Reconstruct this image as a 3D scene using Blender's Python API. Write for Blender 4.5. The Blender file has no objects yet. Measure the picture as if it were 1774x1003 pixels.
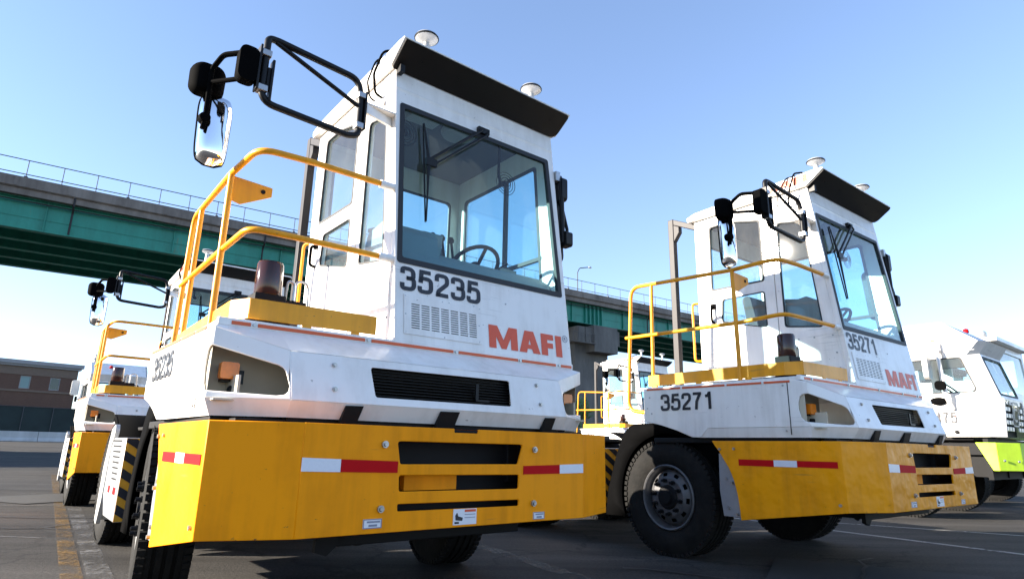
import bpy, bmesh, math, random
from mathutils import Vector, Matrix
R = math.radians
random.seed(7)
SC = bpy.context.scene
COL = SC.collection

# ------------------------------------------------------------------ camera, world, sun, exposure
cam_d = bpy.data.cameras.new('camera')
cam_d.sensor_width = 36.0
cam_d.lens = 36.0 * 1066.64 / 1774.0
cam_d.clip_end = 6000
cam_d.clip_start = 0.05
cam = bpy.data.objects.new('camera', cam_d)
COL.objects.link(cam)
PITCH, ROLL = R(14.445), R(1.132)
cam.matrix_world = (Matrix.Translation((0, 0, 0.908)) @ Matrix.Rotation(math.pi / 2 + PITCH, 4, 'X')
                    @ Matrix.Rotation(ROLL, 4, 'Z'))
SC.camera = cam

SUN_EL = R(17.0)
TO_SUN = Vector((-0.985 * math.cos(SUN_EL), -0.172 * math.cos(SUN_EL), math.sin(SUN_EL)))
world = bpy.data.worlds.new('World')
SC.world = world
world.use_nodes = True
wn = world.node_tree
bg = wn.nodes['Background']
sky = wn.nodes.new('ShaderNodeTexSky')
sky.sky_type = 'NISHITA'
sky.sun_disc = False
sky.sun_elevation = SUN_EL
sky.sun_rotation = math.atan2(TO_SUN.x, TO_SUN.y)
sky.altitude = 0
sky.air_density = 0.85
sky.dust_density = 0.0
sky.ozone_density = 3.0
gam = wn.nodes.new('ShaderNodeGamma')
gam.inputs[1].default_value = 0.82
wn.links.new(sky.outputs[0], gam.inputs[0])
tint = wn.nodes.new('ShaderNodeMix')
tint.data_type = 'RGBA'
tint.blend_type = 'MULTIPLY'
tint.inputs[0].default_value = 1.0
tint.inputs[7].default_value = (1.03, .965, 1.0, 1)
wn.links.new(gam.outputs[0], tint.inputs[6])
wn.links.new(tint.outputs[2], bg.inputs[0])
bg.inputs[1].default_value = 0.092

sun_d = bpy.data.lights.new('sun', 'SUN')
sun_d.energy = 3.8
sun_d.angle = R(0.5)
sun_d.color = (1.0, 0.90, 0.76)
sun = bpy.data.objects.new('sun', sun_d)
COL.objects.link(sun)
sun.rotation_euler = (-TO_SUN).to_track_quat('-Z', 'Y').to_euler()

SC.view_settings.view_transform = 'Standard'
SC.view_settings.look = 'None'
SC.view_settings.exposure = 2.42
SC.view_settings.gamma = 1.0
SC.cycles.max_bounces = 8
SC.cycles.transparent_max_bounces = 24


# ------------------------------------------------------------------ materials
def new_mat(name):
    m = bpy.data.materials.new(name)
    m.use_nodes = True
    nt = m.node_tree
    return m, nt, nt.nodes['Principled BSDF']


def node(nt, typ, **kw):
    n = nt.nodes.new(typ)
    for k, v in kw.items():
        setattr(n, k, v)
    return n


def noise(nt, scale, detail=4, rough=.55, vec=None):
    n = node(nt, 'ShaderNodeTexNoise')
    n.inputs['Scale'].default_value = scale
    n.inputs['Detail'].default_value = detail
    n.inputs['Roughness'].default_value = rough
    if vec is not None:
        nt.links.new(vec, n.inputs['Vector'])
    return n


def ramp(nt, src, stops):
    r = node(nt, 'ShaderNodeValToRGB')
    e = r.color_ramp.elements
    e[0].position, e[0].color = stops[0][0], (*stops[0][1], 1)
    e[1].position, e[1].color = stops[-1][0], (*stops[-1][1], 1)
    for p, c in stops[1:-1]:
        x = e.new(p)
        x.color = (*c, 1)
    nt.links.new(src, r.inputs[0])
    return r


def mixc(nt, fac, a, b):
    m = node(nt, 'ShaderNodeMix', data_type='RGBA')
    for sock, v in ((m.inputs[0], fac), (m.inputs[6], a), (m.inputs[7], b)):
        if isinstance(v, (int, float)):
            sock.default_value = v
        elif isinstance(v, tuple):
            sock.default_value = (*v, 1) if len(v) == 3 else v
        else:
            nt.links.new(v, sock)
    return m.outputs[2]


def coords(nt):
    return node(nt, 'ShaderNodeTexCoord').outputs['Object']


def paint(name, col, dirt=(.25, .2, .15), rough=.35, wear=.0, bump=.0, bscale=3.0, coat=.3, streak=.25, metallic=0.0, spec=.5):
    m, nt, p = new_mat(name)
    v = coords(nt)
    n1 = noise(nt, 2.3, 6, .65, v)
    mp = node(nt, 'ShaderNodeMapping')
    mp.inputs['Scale'].default_value = (9, 9, .8)
    nt.links.new(v, mp.inputs[0])
    n2 = noise(nt, 1.4, 5, .6, mp.outputs[0])
    n3 = noise(nt, 38, 3, .7, v)
    mul = node(nt, 'ShaderNodeMath', operation='MULTIPLY')
    nt.links.new(n1.outputs[0], mul.inputs[0])
    nt.links.new(n2.outputs[0], mul.inputs[1])
    d = ramp(nt, mul.outputs[0], [(.20, (0, 0, 0)), (.46, (streak,) * 3)])
    c = mixc(nt, d.outputs[0], col, dirt)
    if wear:
        mp2 = node(nt, 'ShaderNodeMapping')
        mp2.inputs['Scale'].default_value = (3, 3, 14)
        nt.links.new(v, mp2.inputs[0])
        n4 = noise(nt, 2.6, 7, .75, mp2.outputs[0])
        mul2 = node(nt, 'ShaderNodeMath', operation='MULTIPLY')
        nt.links.new(n4.outputs[0], mul2.inputs[0])
        nt.links.new(n3.outputs[0], mul2.inputs[1])
        w = ramp(nt, mul2.outputs[0], [(.395, (0, 0, 0)), (.43, (wear,) * 3)])
        c = mixc(nt, w.outputs[0], c, (.10, .06, .035))
        mp3 = node(nt, 'ShaderNodeMapping')
        mp3.inputs['Scale'].default_value = (1.1, 1.1, 26)
        mp3.inputs['Rotation'].default_value = (R(3), R(4), 0)
        nt.links.new(v, mp3.inputs[0])
        n5 = noise(nt, 2.2, 3, .5, mp3.outputs[0])
        n6 = noise(nt, 1.7, 2, .5, v)
        mul3 = node(nt, 'ShaderNodeMath', operation='MULTIPLY')
        nt.links.new(n5.outputs[0], mul3.inputs[0])
        nt.links.new(n6.outputs[0], mul3.inputs[1])
        w2 = ramp(nt, mul3.outputs[0], [(.40, (0, 0, 0)), (.425, (wear * .55,) * 3)])
        c = mixc(nt, w2.outputs[0], c, tuple(.45 * x + .04 for x in col))
    nt.links.new(c, p.inputs['Base Color'])
    rr = ramp(nt, n1.outputs[0], [(.3, (rough * .8,) * 3), (.7, (min(1, rough * 1.5),) * 3)])
    nt.links.new(rr.outputs[0], p.inputs['Roughness'])
    p.inputs['Coat Weight'].default_value = coat
    p.inputs['Specular IOR Level'].default_value = spec
    p.inputs['Coat Roughness'].default_value = .12
    p.inputs['Metallic'].default_value = metallic
    b = node(nt, 'ShaderNodeBump')
    nb = noise(nt, bscale, 3, .5, v)
    b.inputs['Strength'].default_value = 1.0
    b.inputs['Distance'].default_value = max(bump, .0015)
    nt.links.new(nb.outputs[0], b.inputs['Height'])
    nt.links.new(b.outputs[0], p.inputs['Normal'])
    return m


def plain(name, col, rough=.5, metallic=0.0, spec=.5, var=.25, scale=12):
    m, nt, p = new_mat(name)
    n1 = noise(nt, scale, 5, .6, coords(nt))
    c = mixc(nt, n1.outputs[0], tuple(x * (1 - var) for x in col), tuple(min(1, x * (1 + var)) for x in col))
    nt.links.new(c, p.inputs['Base Color'])
    p.inputs['Roughness'].default_value = rough
    p.inputs['Metallic'].default_value = metallic
    p.inputs['Specular IOR Level'].default_value = spec
    return m


def glass(name, tint, refl=1.0, dust=0.0):
    m, nt, p = new_mat(name)
    out = nt.nodes['Material Output']
    nt.nodes.remove(p)
    t = node(nt, 'ShaderNodeBsdfTransparent')
    t.inputs[0].default_value = (*tint, 1)
    g = node(nt, 'ShaderNodeBsdfGlossy')
    g.inputs['Roughness'].default_value = .015
    g.inputs['Color'].default_value = (refl, refl, refl, 1)
    fr = node(nt, 'ShaderNodeFresnel')
    geo = node(nt, 'ShaderNodeNewGeometry')
    mr = node(nt, 'ShaderNodeMapRange')
    mr.inputs['To Min'].default_value = 1.5
    mr.inputs['To Max'].default_value = 1 / 1.5
    nt.links.new(geo.outputs['Backfacing'], mr.inputs[0])
    nt.links.new(mr.outputs[0], fr.inputs['IOR'])
    mx = node(nt, 'ShaderNodeMixShader')
    nt.links.new(fr.outputs[0], mx.inputs[0])
    nt.links.new(t.outputs[0], mx.inputs[1])
    nt.links.new(g.outputs[0], mx.inputs[2])
    last = mx.outputs[0]
    if dust:
        tl = node(nt, 'ShaderNodeBsdfTranslucent')
        df = node(nt, 'ShaderNodeBsdfDiffuse')
        tl.inputs[0].default_value = df.inputs[0].default_value = (.75, .74, .72, 1)
        m2 = node(nt, 'ShaderNodeMixShader')
        nt.links.new(tl.outputs[0], m2.inputs[1])
        nt.links.new(df.outputs[0], m2.inputs[2])
        nz = noise(nt, 3.0, 6, .65, coords(nt))
        rp = ramp(nt, nz.outputs[0], [(.3, (dust * .6,) * 3), (.7, (dust * 1.4,) * 3)])
        m3 = node(nt, 'ShaderNodeMixShader')
        nt.links.new(rp.outputs[0], m3.inputs[0])
        nt.links.new(last, m3.inputs[1])
        nt.links.new(m2.outputs[0], m3.inputs[2])
        last = m3.outputs[0]
    nt.links.new(last, out.inputs[0])
    return m


M = {}
M['white'] = paint('white_paint', (.86, .825, .78), dirt=(.46, .41, .35), rough=.36, wear=.6, coat=.25, streak=.42, bump=.006, bscale=1.6)
M['yellow'] = paint('yellow_paint', (.97, .322, .001), dirt=(.40, .12, .004), rough=.45, wear=.85, coat=.0, spec=.14, streak=.45, bump=.004, bscale=2.2)
M['yellow_dent'] = paint('dented_yellow_paint', (.90, .335, .001), dirt=(.38, .12, .004), rough=.40, wear=.9, coat=.03, spec=.22, streak=.5, bump=.035, bscale=3.4)
M['rail_yellow'] = paint('rail_yellow_paint', (.86, .345, .002), dirt=(.34, .12, .006), rough=.36, wear=.9, coat=.10, spec=.35, streak=.5)
M['lime'] = paint('lime_paint', (.55, .80, .03), dirt=(.2, .25, .03), rough=.5, wear=.7, coat=.0, streak=.3, bump=.008, bscale=2.5)
M['cream'] = plain('cream_metal', (.50, .45, .35), .6, var=.15, scale=5)
M['orange'] = plain('orange_stripe', (.66, .10, .02), .45, var=.12)
M['logo'] = plain('red_orange_decal', (.72, .085, .025), .45, var=.05)
M['ink'] = plain('dark_decal', (.012, .013, .02), .45, var=.1)
M['black'] = plain('black_metal', (.008, .008, .009), .42, spec=.22, var=.4)
M['visor'] = plain('dark_visor', (.010, .0075, .006), .5, spec=.3, var=.5, scale=4)
M['plastic'] = plain('black_plastic', (.0028, .0028, .003), .8, spec=.02, var=.3)
M['frame'] = plain('chassis_black', (.005, .005, .006), .65, spec=.22, var=.5, scale=6)
M['rubber'] = plain('rubber_seal', (.012, .013, .016), .6, var=.2)
M['grey'] = plain('grey_metal', (.30, .31, .33), .45, metallic=.35, var=.2)
M['postgrey'] = plain('dull_post_metal', (.030, .027, .029), .5, spec=.25, var=.3)
M['silver'] = plain('silver_metal', (.55, .55, .54), .4, metallic=.5, var=.15)
M['rim'] = plain('rim_steel', (.11, .11, .115), .55, metallic=.5, var=.4, scale=20)
M['chrome'] = plain('chrome', (.86, .87, .89), .06, metallic=1.0, var=.03)
M['bolt'] = plain('bolt_steel', (.40, .40, .40), .35, metallic=.8, var=.2)
M['red'] = plain('red_reflector', (.50, .006, .009), .6, spec=.08, var=.1, scale=60)
M['whiteref'] = plain('white_reflector', (.72, .73, .78), .3, var=.08, scale=60)
M['amber'] = plain('amber_lens', (.75, .20, .01), .2, var=.2, scale=60)
M['beacon'] = plain('brown_lens', (.040, .014, .010), .10, var=.3)
M['hood_lining'] = plain('cab_lining', (.05, .055, .065), .8, var=.1)
M['cab_inside'] = plain('cab_inside', (.55, .54, .50), .6, var=.08)
M['dash'] = plain('dash_plastic', (.20, .215, .22), .6, var=.1)
M['seat'] = plain('seat_cloth', (.05, .055, .06), .8, var=.2)
M['sticker'] = plain('sticker', (.75, .74, .76), .4, var=.05)
M['stickergrey'] = plain('sticker_print', (.22, .23, .30), .5, var=.1)
M['hazyellow'] = plain('hazard_yellow', (.70, .33, .015), .5, var=.25)
M['glass'] = glass('tinted_glass', (.55, .84, .90), 1.0, .03)
M['sideglass'] = glass('side_glass', (.74, .92, .96), 1.0, .085)
M['dustglass'] = glass('dark_glass', (.35, .42, .42))


def tyre_mat():
    m, nt, p = new_mat('tyre_rubber')
    v = coords(nt)
    n1 = noise(nt, 9, 6, .6, v)
    c = ramp(nt, n1.outputs[0], [(.3, (.0045, .0045, .0045)), (.75, (.014, .013, .012))])
    nt.links.new(c.outputs[0], p.inputs['Base Color'])
    p.inputs['Roughness'].default_value = .8
    p.inputs['Specular IOR Level'].default_value = .2
    b = node(nt, 'ShaderNodeBump')
    b.inputs['Distance'].default_value = .004
    n2 = noise(nt, 45, 3, .6, v)
    nt.links.new(n2.outputs[0], b.inputs['Height'])
    nt.links.new(b.outputs[0], p.inputs['Normal'])
    return m


M['tyre'] = tyre_mat()


def asphalt_mat():
    m, nt, p = new_mat('asphalt')
    v = coords(nt)
    big = noise(nt, .22, 5, .6, v)
    mid = noise(nt, 1.7, 6, .65, v)
    fine = noise(nt, 48, 5, .75, v)
    mp = node(nt, 'ShaderNodeMapping')
    mp.inputs['Rotation'].default_value = (0, 0, R(-51))
    mp.inputs['Scale'].default_value = (.16, 1.6, 1)
    nt.links.new(v, mp.inputs[0])
    streak = noise(nt, 1.3, 6, .65, mp.outputs[0])
    a = ramp(nt, big.outputs[0], [(.3, (.034, .032, .030)), (.7, (.070, .064, .058))])
    s = ramp(nt, streak.outputs[0], [(.35, (.55,) * 3), (.68, (1.25,) * 3)])
    mul = node(nt, 'ShaderNodeMix', data_type='RGBA', blend_type='MULTIPLY')
    mul.inputs[0].default_value = 1
    nt.links.new(a.outputs[0], mul.inputs[6])
    nt.links.new(s.outputs[0], mul.inputs[7])
    f = ramp(nt, fine.outputs[0], [(.32, (.45,) * 3), (.68, (1.6,) * 3)])
    mul2 = node(nt, 'ShaderNodeMix', data_type='RGBA', blend_type='MULTIPLY')
    mul2.inputs[0].default_value = 1
    nt.links.new(mul.outputs[2], mul2.inputs[6])
    nt.links.new(f.outputs[0], mul2.inputs[7])
    # cracks and oil stains
    vo = node(nt, 'ShaderNodeTexVoronoi', feature='DISTANCE_TO_EDGE')
    vo.inputs['Scale'].default_value = .55
    dn = noise(nt, 1.1, 5, .6, v)
    add = node(nt, 'ShaderNodeVectorMath', operation='MULTIPLY_ADD')
    nt.links.new(dn.outputs[1], add.inputs[0])
    add.inputs[1].default_value = (1.6, 1.6, 0)
    nt.links.new(v, add.inputs[2])
    nt.links.new(add.outputs[0], vo.inputs['Vector'])
    cr = ramp(nt, vo.outputs[0], [(.0, (.75,) * 3), (.016, (0,) * 3)])
    c1 = mixc(nt, cr.outputs[0], mul2.outputs[2], (.018, .018, .018))
    oil = ramp(nt, mid.outputs[0], [(.62, (0,) * 3), (.78, (.6,) * 3)])
    c2 = mixc(nt, oil.outputs[0], c1, (.025, .024, .024))
    nt.links.new(c2, p.inputs['Base Color'])
    p.inputs['Roughness'].default_value = .9
    p.inputs['Specular IOR Level'].default_value = .2
    b = node(nt, 'ShaderNodeBump')
    b.inputs['Distance'].default_value = .006
    nt.links.new(fine.outputs[0], b.inputs['Height'])
    nt.links.new(b.outputs[0], p.inputs['Normal'])
    return m


def worn_paint(name, col, cover=.5, scale=7):
    m, nt, p = new_mat(name)
    out = nt.nodes['Material Output']
    v = coords(nt)
    n1 = noise(nt, scale, 8, .72, v)
    n2 = noise(nt, 2.6, 6, .7, v)
    ad = node(nt, 'ShaderNodeMath', operation='ADD')
    nt.links.new(n1.outputs[0], ad.inputs[0])
    nt.links.new(n2.outputs[0], ad.inputs[1])
    c_ = .5 - (cover - .5) * .22
    a = ramp(nt, ad.outputs[0], [(c_ - .03, (0,) * 3), (c_ + .12, (.70,) * 3)])
    hf = node(nt, 'ShaderNodeMath', operation='MULTIPLY')
    hf.inputs[1].default_value = .5
    nt.links.new(ad.outputs[0], hf.inputs[0])
    nt.links.new(hf.outputs[0], a.inputs[0])
    p.inputs['Base Color'].default_value = (*col, 1)
    p.inputs['Roughness'].default_value = .75
    t = node(nt, 'ShaderNodeBsdfTransparent')
    mx = node(nt, 'ShaderNodeMixShader')
    nt.links.new(a.outputs[0], mx.inputs[0])
    nt.links.new(t.outputs[0], mx.inputs[1])
    nt.links.new(p.outputs[0], mx.inputs[2])
    nt.links.new(mx.outputs[0], out.inputs[0])
    return m


# ------------------------------------------------------------------ mesh builder
def V(*a):
    return Vector(a)


def rpoly(pts, r, seg=5):
    """round the corners of a 2D polygon; r is one radius or a list"""
    n = len(pts)
    rs = r if isinstance(r, (list, tuple)) else [r] * n
    out = []
    for i in range(n):
        p = Vector(pts[i])
        a, b = Vector(pts[i - 1]), Vector(pts[(i + 1) % n])
        if rs[i] <= 1e-6:
            out.append(tuple(p))
            continue
        da, db = (a - p), (b - p)
        la, lb = da.length, db.length
        da.normalize(); db.normalize()
        ang = math.acos(max(-1, min(1, da.dot(db))))
        t = min(rs[i] / math.tan(ang / 2), la * .48, lb * .48)
        rr = t * math.tan(ang / 2)
        cdir = (da + db).normalized()
        c = p + cdir * (rr / math.sin(ang / 2))
        s, e = p + da * t, p + db * t
        a0 = math.atan2(s.y - c.y, s.x - c.x)
        a1 = math.atan2(e.y - c.y, e.x - c.x)
        d = a1 - a0
        while d > math.pi: d -= 2 * math.pi
        while d < -math.pi: d += 2 * math.pi
        for k in range(seg + 1):
            w = a0 + d * k / seg
            out.append((c.x + rr * math.cos(w), c.y + rr * math.sin(w)))
    return out


def fillet(pts, rad, seg=6):
    pts = [Vector(p) for p in pts]
    out = [pts[0]]
    for i in range(1, len(pts) - 1):
        p = pts[i]
        da, db = pts[i - 1] - p, pts[i + 1] - p
        la, lb = da.length, db.length
        da.normalize(); db.normalize()
        ang = da.angle(db)
        if ang > 3.1 or rad <= 0:
            out.append(p)
            continue
        t = min(rad / math.tan(ang / 2), la * .48, lb * .48)
        s, e = p + da * t, p + db * t
        for k in range(seg + 1):
            w = k / seg
            out.append(s * (1 - w) ** 2 + p * 2 * w * (1 - w) + e * w * w)
    out.append(pts[-1])
    return out


class MB:
    def __init__(self):
        self.v, self.f, self.m = [], [], []

    def add(self, vs, fs, m=0):
        o = len(self.v)
        self.v += [tuple(x) for x in vs]
        self.f += [[o + i for i in f] for f in fs]
        self.m += [m] * len(fs)
        return self

    def box(self, x0, x1, y0, y1, z0, z1, m=0):
        vs = [(x, y, z) for z in (z0, z1) for y in (y0, y1) for x in (x0, x1)]
        return self.add(vs, [(0, 2, 3, 1), (4, 5, 7, 6), (0, 1, 5, 4), (2, 6, 7, 3), (0, 4, 6, 2), (1, 3, 7, 5)], m)

    def hexa(self, bot, top, m=0):
        """two quads (same winding) joined"""
        n = len(bot)
        fs = [tuple(range(n))[::-1], tuple(range(n, 2 * n))]
        fs += [(i, (i + 1) % n, n + (i + 1) % n, n + i) for i in range(n)]
        return self.add(list(bot) + list(top), fs, m)

    def plate(self, outer, holes, fn, thick, m=0, single=False):
        """flat plate with real holes; fn(u, v, t) maps to 3D, t runs 0..thick"""
        bm = bmesh.new()
        edges = []
        for loop in [outer] + list(holes):
            vs = [bm.verts.new((p[0], p[1], 0)) for p in loop]
            for i in range(len(vs)):
                edges.append(bm.edges.new((vs[i], vs[(i + 1) % len(vs)])))
        bmesh.ops.triangle_fill(bm, use_beauty=True, use_dissolve=False, edges=edges, normal=(0, 0, 1))
        bm.verts.index_update()
        tri = []
        for f in bm.faces:
            idx = [v.index for v in f.verts]
            c = [f.verts[i].co for i in range(3)]
            if (c[1] - c[0]).cross(c[2] - c[0]).z < 0:
                idx.reverse()
            tri.append(idx)
        P = [(v.co.x, v.co.y) for v in bm.verts]
        n = len(P)
        vs = [fn(u, w, 0) for u, w in P] + [fn(u, w, thick) for u, w in P]
        if single:
            bm.free()
            return self.add(vs[:n], tri, m)
        cnt = {}
        for t in tri:
            for a, b in ((t[0], t[1]), (t[1], t[2]), (t[2], t[0])):
                cnt[(a, b)] = 1
        fs = [t for t in tri] + [[n + i for i in reversed(t)] for t in tri]
        for (a, b) in cnt:
            if (b, a) not in cnt:
                fs.append([b, a, n + a, n + b])
        bm.free()
        return self.add(vs, fs, m)

    def tube(self, pts, r, bend=0, seg=10, m=0, cap=True, segb=6):
        pts = fillet(pts, bend, segb) if bend else [Vector(p) for p in pts]
        n = len(pts)
        tang = []
        for i in range(n):
            a = pts[max(0, i - 1)]; b = pts[min(n - 1, i + 1)]
            tang.append((b - a).normalized())
        up = Vector((0, 0, 1)) if abs(tang[0].z) < .9 else Vector((1, 0, 0))
        nrm = (up - tang[0] * up.dot(tang[0])).normalized()
        vs = []
        for i in range(n):
            if i:
                nrm = (nrm - tang[i] * nrm.dot(tang[i])).normalized()
            bi = tang[i].cross(nrm)
            rr = r[i] if isinstance(r, (list, tuple)) else r
            for k in range(seg):
                w = 2 * math.pi * k / seg
                vs.append(pts[i] + (nrm * math.cos(w) + bi * math.sin(w)) * rr)
        fs = []
        for i in range(n - 1):
            for k in range(seg):
                k2 = (k + 1) % seg
                fs.append((i * seg + k, i * seg + k2, (i + 1) * seg + k2, (i + 1) * seg + k))
        if cap:
            fs.append(tuple(range(seg))[::-1])
            fs.append(tuple(range((n - 1) * seg, n * seg)))
        return self.add(vs, fs, m)

    def cyl(self, a, b, r, seg=14, m=0):
        return self.tube([a, b], r, 0, seg, m)

    def lathe(self, prof, org, axis, seg=32, m=0, close=False):
        """prof: (radius, distance along axis)"""
        ax = Vector(axis).normalized()
        up = Vector((0, 0, 1)) if abs(ax.z) < .9 else Vector((1, 0, 0))
        e1 = (up - ax * up.dot(ax)).normalized()
        e2 = ax.cross(e1)
        o = Vector(org)
        vs, fs = [], []
        for r, h in prof:
            for k in range(seg):
                w = 2 * math.pi * k / seg
                vs.append(o + ax * h + (e1 * math.cos(w) + e2 * math.sin(w)) * max(r, 1e-4))
        n = len(prof)
        for i in range(n - 1 + (1 if close else 0)):
            j = (i + 1) % n
            for k in range(seg):
                k2 = (k + 1) % seg
                fs.append((i * seg + k, i * seg + k2, j * seg + k2, j * seg + k))
        return self.add(vs, fs, m)

    def mirrored(self):
        o = MB()
        o.v = [(-x, y, z) for x, y, z in self.v]
        o.f = [list(reversed(f)) for f in self.f]
        o.m = list(self.m)
        return o

    def join(self, o):
        k = len(self.v)
        self.v += o.v
        self.f += [[k + i for i in f] for f in o.f]
        self.m += o.m
        return self

    def build(self, name, mats, parent=None, bevel=0.0, smooth=35, fix=True):
        me = bpy.data.meshes.new(name)
        me.from_pydata(self.v, [], self.f)
        if not isinstance(mats, (list, tuple)):
            mats = [mats]
        for mm in mats:
            me.materials.append(mm)
        me.polygons.foreach_set('material_index', self.m)
        me.update()
        if fix:
            bm = bmesh.new()
            bm.from_mesh(me)
            bmesh.ops.recalc_face_normals(bm, faces=bm.faces)
            bm.to_mesh(me)
            bm.free()
        if smooth:
            me.polygons.foreach_set('use_smooth', [True] * len(me.polygons))
            me.set_sharp_from_angle(angle=R(smooth))
        ob = bpy.data.objects.new(name, me)
        COL.objects.link(ob)
        ob.parent = parent
        if bevel:
            b = ob.modifiers.new('bevel', 'BEVEL')
            b.width = bevel
            b.segments = 2
            b.limit_method = 'ANGLE'
            b.angle_limit = R(40)
            b.harden_normals = False
        return ob


def fr_y(y, sgn=1):           # plate in a plane facing -y: u = x, v = z
    return lambda u, v, t: (u, y + t, v)


def fr_x(x, s=1):             # plate in a plane facing x: u = y, v = z
    return lambda u, v, t: (x + s * t, u, v)


def fr_z(z, s=-1):
    return lambda u, v, t: (u, v, z + s * t)


def rect(u0, u1, v0, v1):
    return [(u0, v0), (u1, v0), (u1, v1), (u0, v1)]


def text_mb(s, box, fn, bold=.0, m=0, space=1.0):
    """lettering filled into box (u0,u1,v0,v1) and mapped with fn"""
    cu = bpy.data.curves.new('lettering', 'FONT')
    cu.body = s
    cu.size = 1
    cu.offset = bold
    cu.space_character = space
    cu.resolution_u = 5
    ob = bpy.data.objects.new('lettering', cu)
    COL.objects.link(ob)
    dg = bpy.context.evaluated_depsgraph_get()
    me = ob.evaluated_get(dg).to_mesh()
    vs = [v.co.copy() for v in me.vertices]
    fs = [list(p.vertices) for p in me.polygons]
    ob.evaluated_get(dg).to_mesh_clear()
    bpy.data.objects.remove(ob)
    bpy.data.curves.remove(cu)
    x0 = min(v.x for v in vs); x1 = max(v.x for v in vs)
    y0 = min(v.y for v in vs); y1 = max(v.y for v in vs)
    u0, u1, v0, v1 = box
    mb = MB()
    mb.add([fn(u0 + (v.x - x0) / (x1 - x0) * (u1 - u0), v0 + (v.y - y0) / (y1 - y0) * (v1 - v0), 0) for v in vs], fs, m)
    return mb


def empty(name, loc, rz, label, cat, group=None):
    o = bpy.data.objects.new(name, None)
    o.empty_display_size = .3
    COL.objects.link(o)
    o.location = loc
    o.rotation_euler = (0, 0, rz)
    o['label'] = label
    o['category'] = cat
    if group:
        o['group'] = group
    return o


def tag(o, label, cat, group=None):
    o['label'] = label
    o['category'] = cat
    if group:
        o['group'] = group
    return o


def struct(o):
    o['kind'] = 'structure'
    return o


def copy_tree(o, parent=None, skip=()):
    c = o.copy()
    COL.objects.link(c)
    c.parent = parent
    for ch in list(o.children):
        if ch.get('own') or ch.name.split('.')[0] in skip:
            continue
        copy_tree(ch, c, skip)
    return c


# ------------------------------------------------------------------ ground and markings
def rise(x, y):
    """the yard climbs a little towards the building on the left"""
    d = (-x * .74 + y * .67)
    t = max(0, min(1, (d - 25) / 50))
    s = t * t * (3 - 2 * t)
    side = max(0, min(1, (-x - 8) / 15))
    return .62 * s * side


def make_ground():
    xs = [-2500, -900, -400, -200] + [i * 4 for i in range(-30, 26)] + [200, 400, 900, 2500]
    ys = [-900, -300, -100] + [i * 4 for i in range(-8, 31)] + [200, 400, 900, 2500]
    mb = MB()
    vs = [(x, y, rise(x, y)) for y in ys for x in xs]
    n = len(xs)
    fs = [(j * n + i, j * n + i + 1, (j + 1) * n + i + 1, (j + 1) * n + i) for j in range(len(ys) - 1) for i in range(n - 1)]
    mb.add(vs, fs)
    return struct(mb.build('ground', asphalt_mat()))


make_ground()
M['line_yellow'] = worn_paint('worn_yellow_line', (.22, .115, .012), .60, 22)
M['line_white'] = worn_paint('worn_white_line', (.24, .235, .23), .47, 20)
M['line_clear'] = worn_paint('white_line', (.34, .33, .31), 1.1, 20)
M['line_faint'] = worn_paint('faint_line', (.17, .15, .12), .55, 22)


def ground_line(a, b, w, mat, z=.004):
    a, b = Vector((*a, 0)), Vector((*b, 0))
    d = (b - a).normalized()
    nn = Vector((-d.y, d.x, 0)) * w / 2
    mb = MB()
    k = max(1, int((b - a).length / 1.0))
    vs = []
    for i in range(k + 1):
        p = a.lerp(b, i / k)
        for s in (-1, 1):
            q = p + nn * s
            vs.append((q.x, q.y, rise(q.x, q.y) + z))
    mb.add(vs, [(2 * i, 2 * i + 1, 2 * i + 3, 2 * i + 2) for i in range(k)])
    return struct(mb.build('parking_line', mat))


ground_line((-2.70, 4.2), (-11.9, 16.9), .13, M['line_yellow'])
ground_line((-2.50, 4.2), (-11.7, 16.9), .15, M['line_white'])
ground_line((3.2, 9.42), (6.6, 3.9), .09, M['line_clear'])
ground_line((3.9, 9.35), (8.2, 6.75), .07, M['line_clear'])
ground_line((-.6, 6.9), (1.1, 3.9), .16, M['line_faint'])
ground_line((-8.6, 8.9), (-6.2, 9.15), .08, M['line_faint'], .008)
ground_line((-5.4, 6.3), (-4.2, 6.22), .07, M['line_white'], .008)
ground_line((-5.6, 6.85), (-4.5, 6.9), .05, M['line_white'], .008)
ground_line((-9.6, 10.6), (-7.4, 11.2), .07, M['line_white'], .008)
ground_line((-3.9, 6.0), (-2.4, 6.7), .06, M['line_faint'], .008)
ground_line((-16.0, 14.0), (-9.5, 15.0), .10, M['line_faint'], .008)


M['tar'] = plain('tar_seal', (.012, .012, .012), .7, var=.4)
M['patch'] = plain('asphalt_patch', (.024, .0225, .021), .9, var=.5, scale=30)


def tar_seam(pts, w):
    mb = MB()
    rnd = random.Random(len(pts) * 7 + int(pts[0][0] * 10))
    ps = []
    for a, b in zip(pts[:-1], pts[1:]):
        for k in range(8):
            t = k / 8
            ps.append(Vector((a[0] + (b[0] - a[0]) * t + rnd.uniform(-.05, .05), a[1] + (b[1] - a[1]) * t + rnd.uniform(-.05, .05), 0)))
    vs = []
    for i, p in enumerate(ps):
        d = (ps[min(i + 1, len(ps) - 1)] - ps[max(i - 1, 0)]).normalized()
        n_ = Vector((-d.y, d.x, 0)) * w * rnd.uniform(.3, .7)
        for q in (p - n_, p + n_):
            vs.append((q.x, q.y, rise(q.x, q.y) + .012))
    mb.add(vs, [(2 * i, 2 * i + 1, 2 * i + 3, 2 * i + 2) for i in range(len(ps) - 1)])
    return struct(mb.build('tar_seam', M['tar'], smooth=0))


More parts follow.
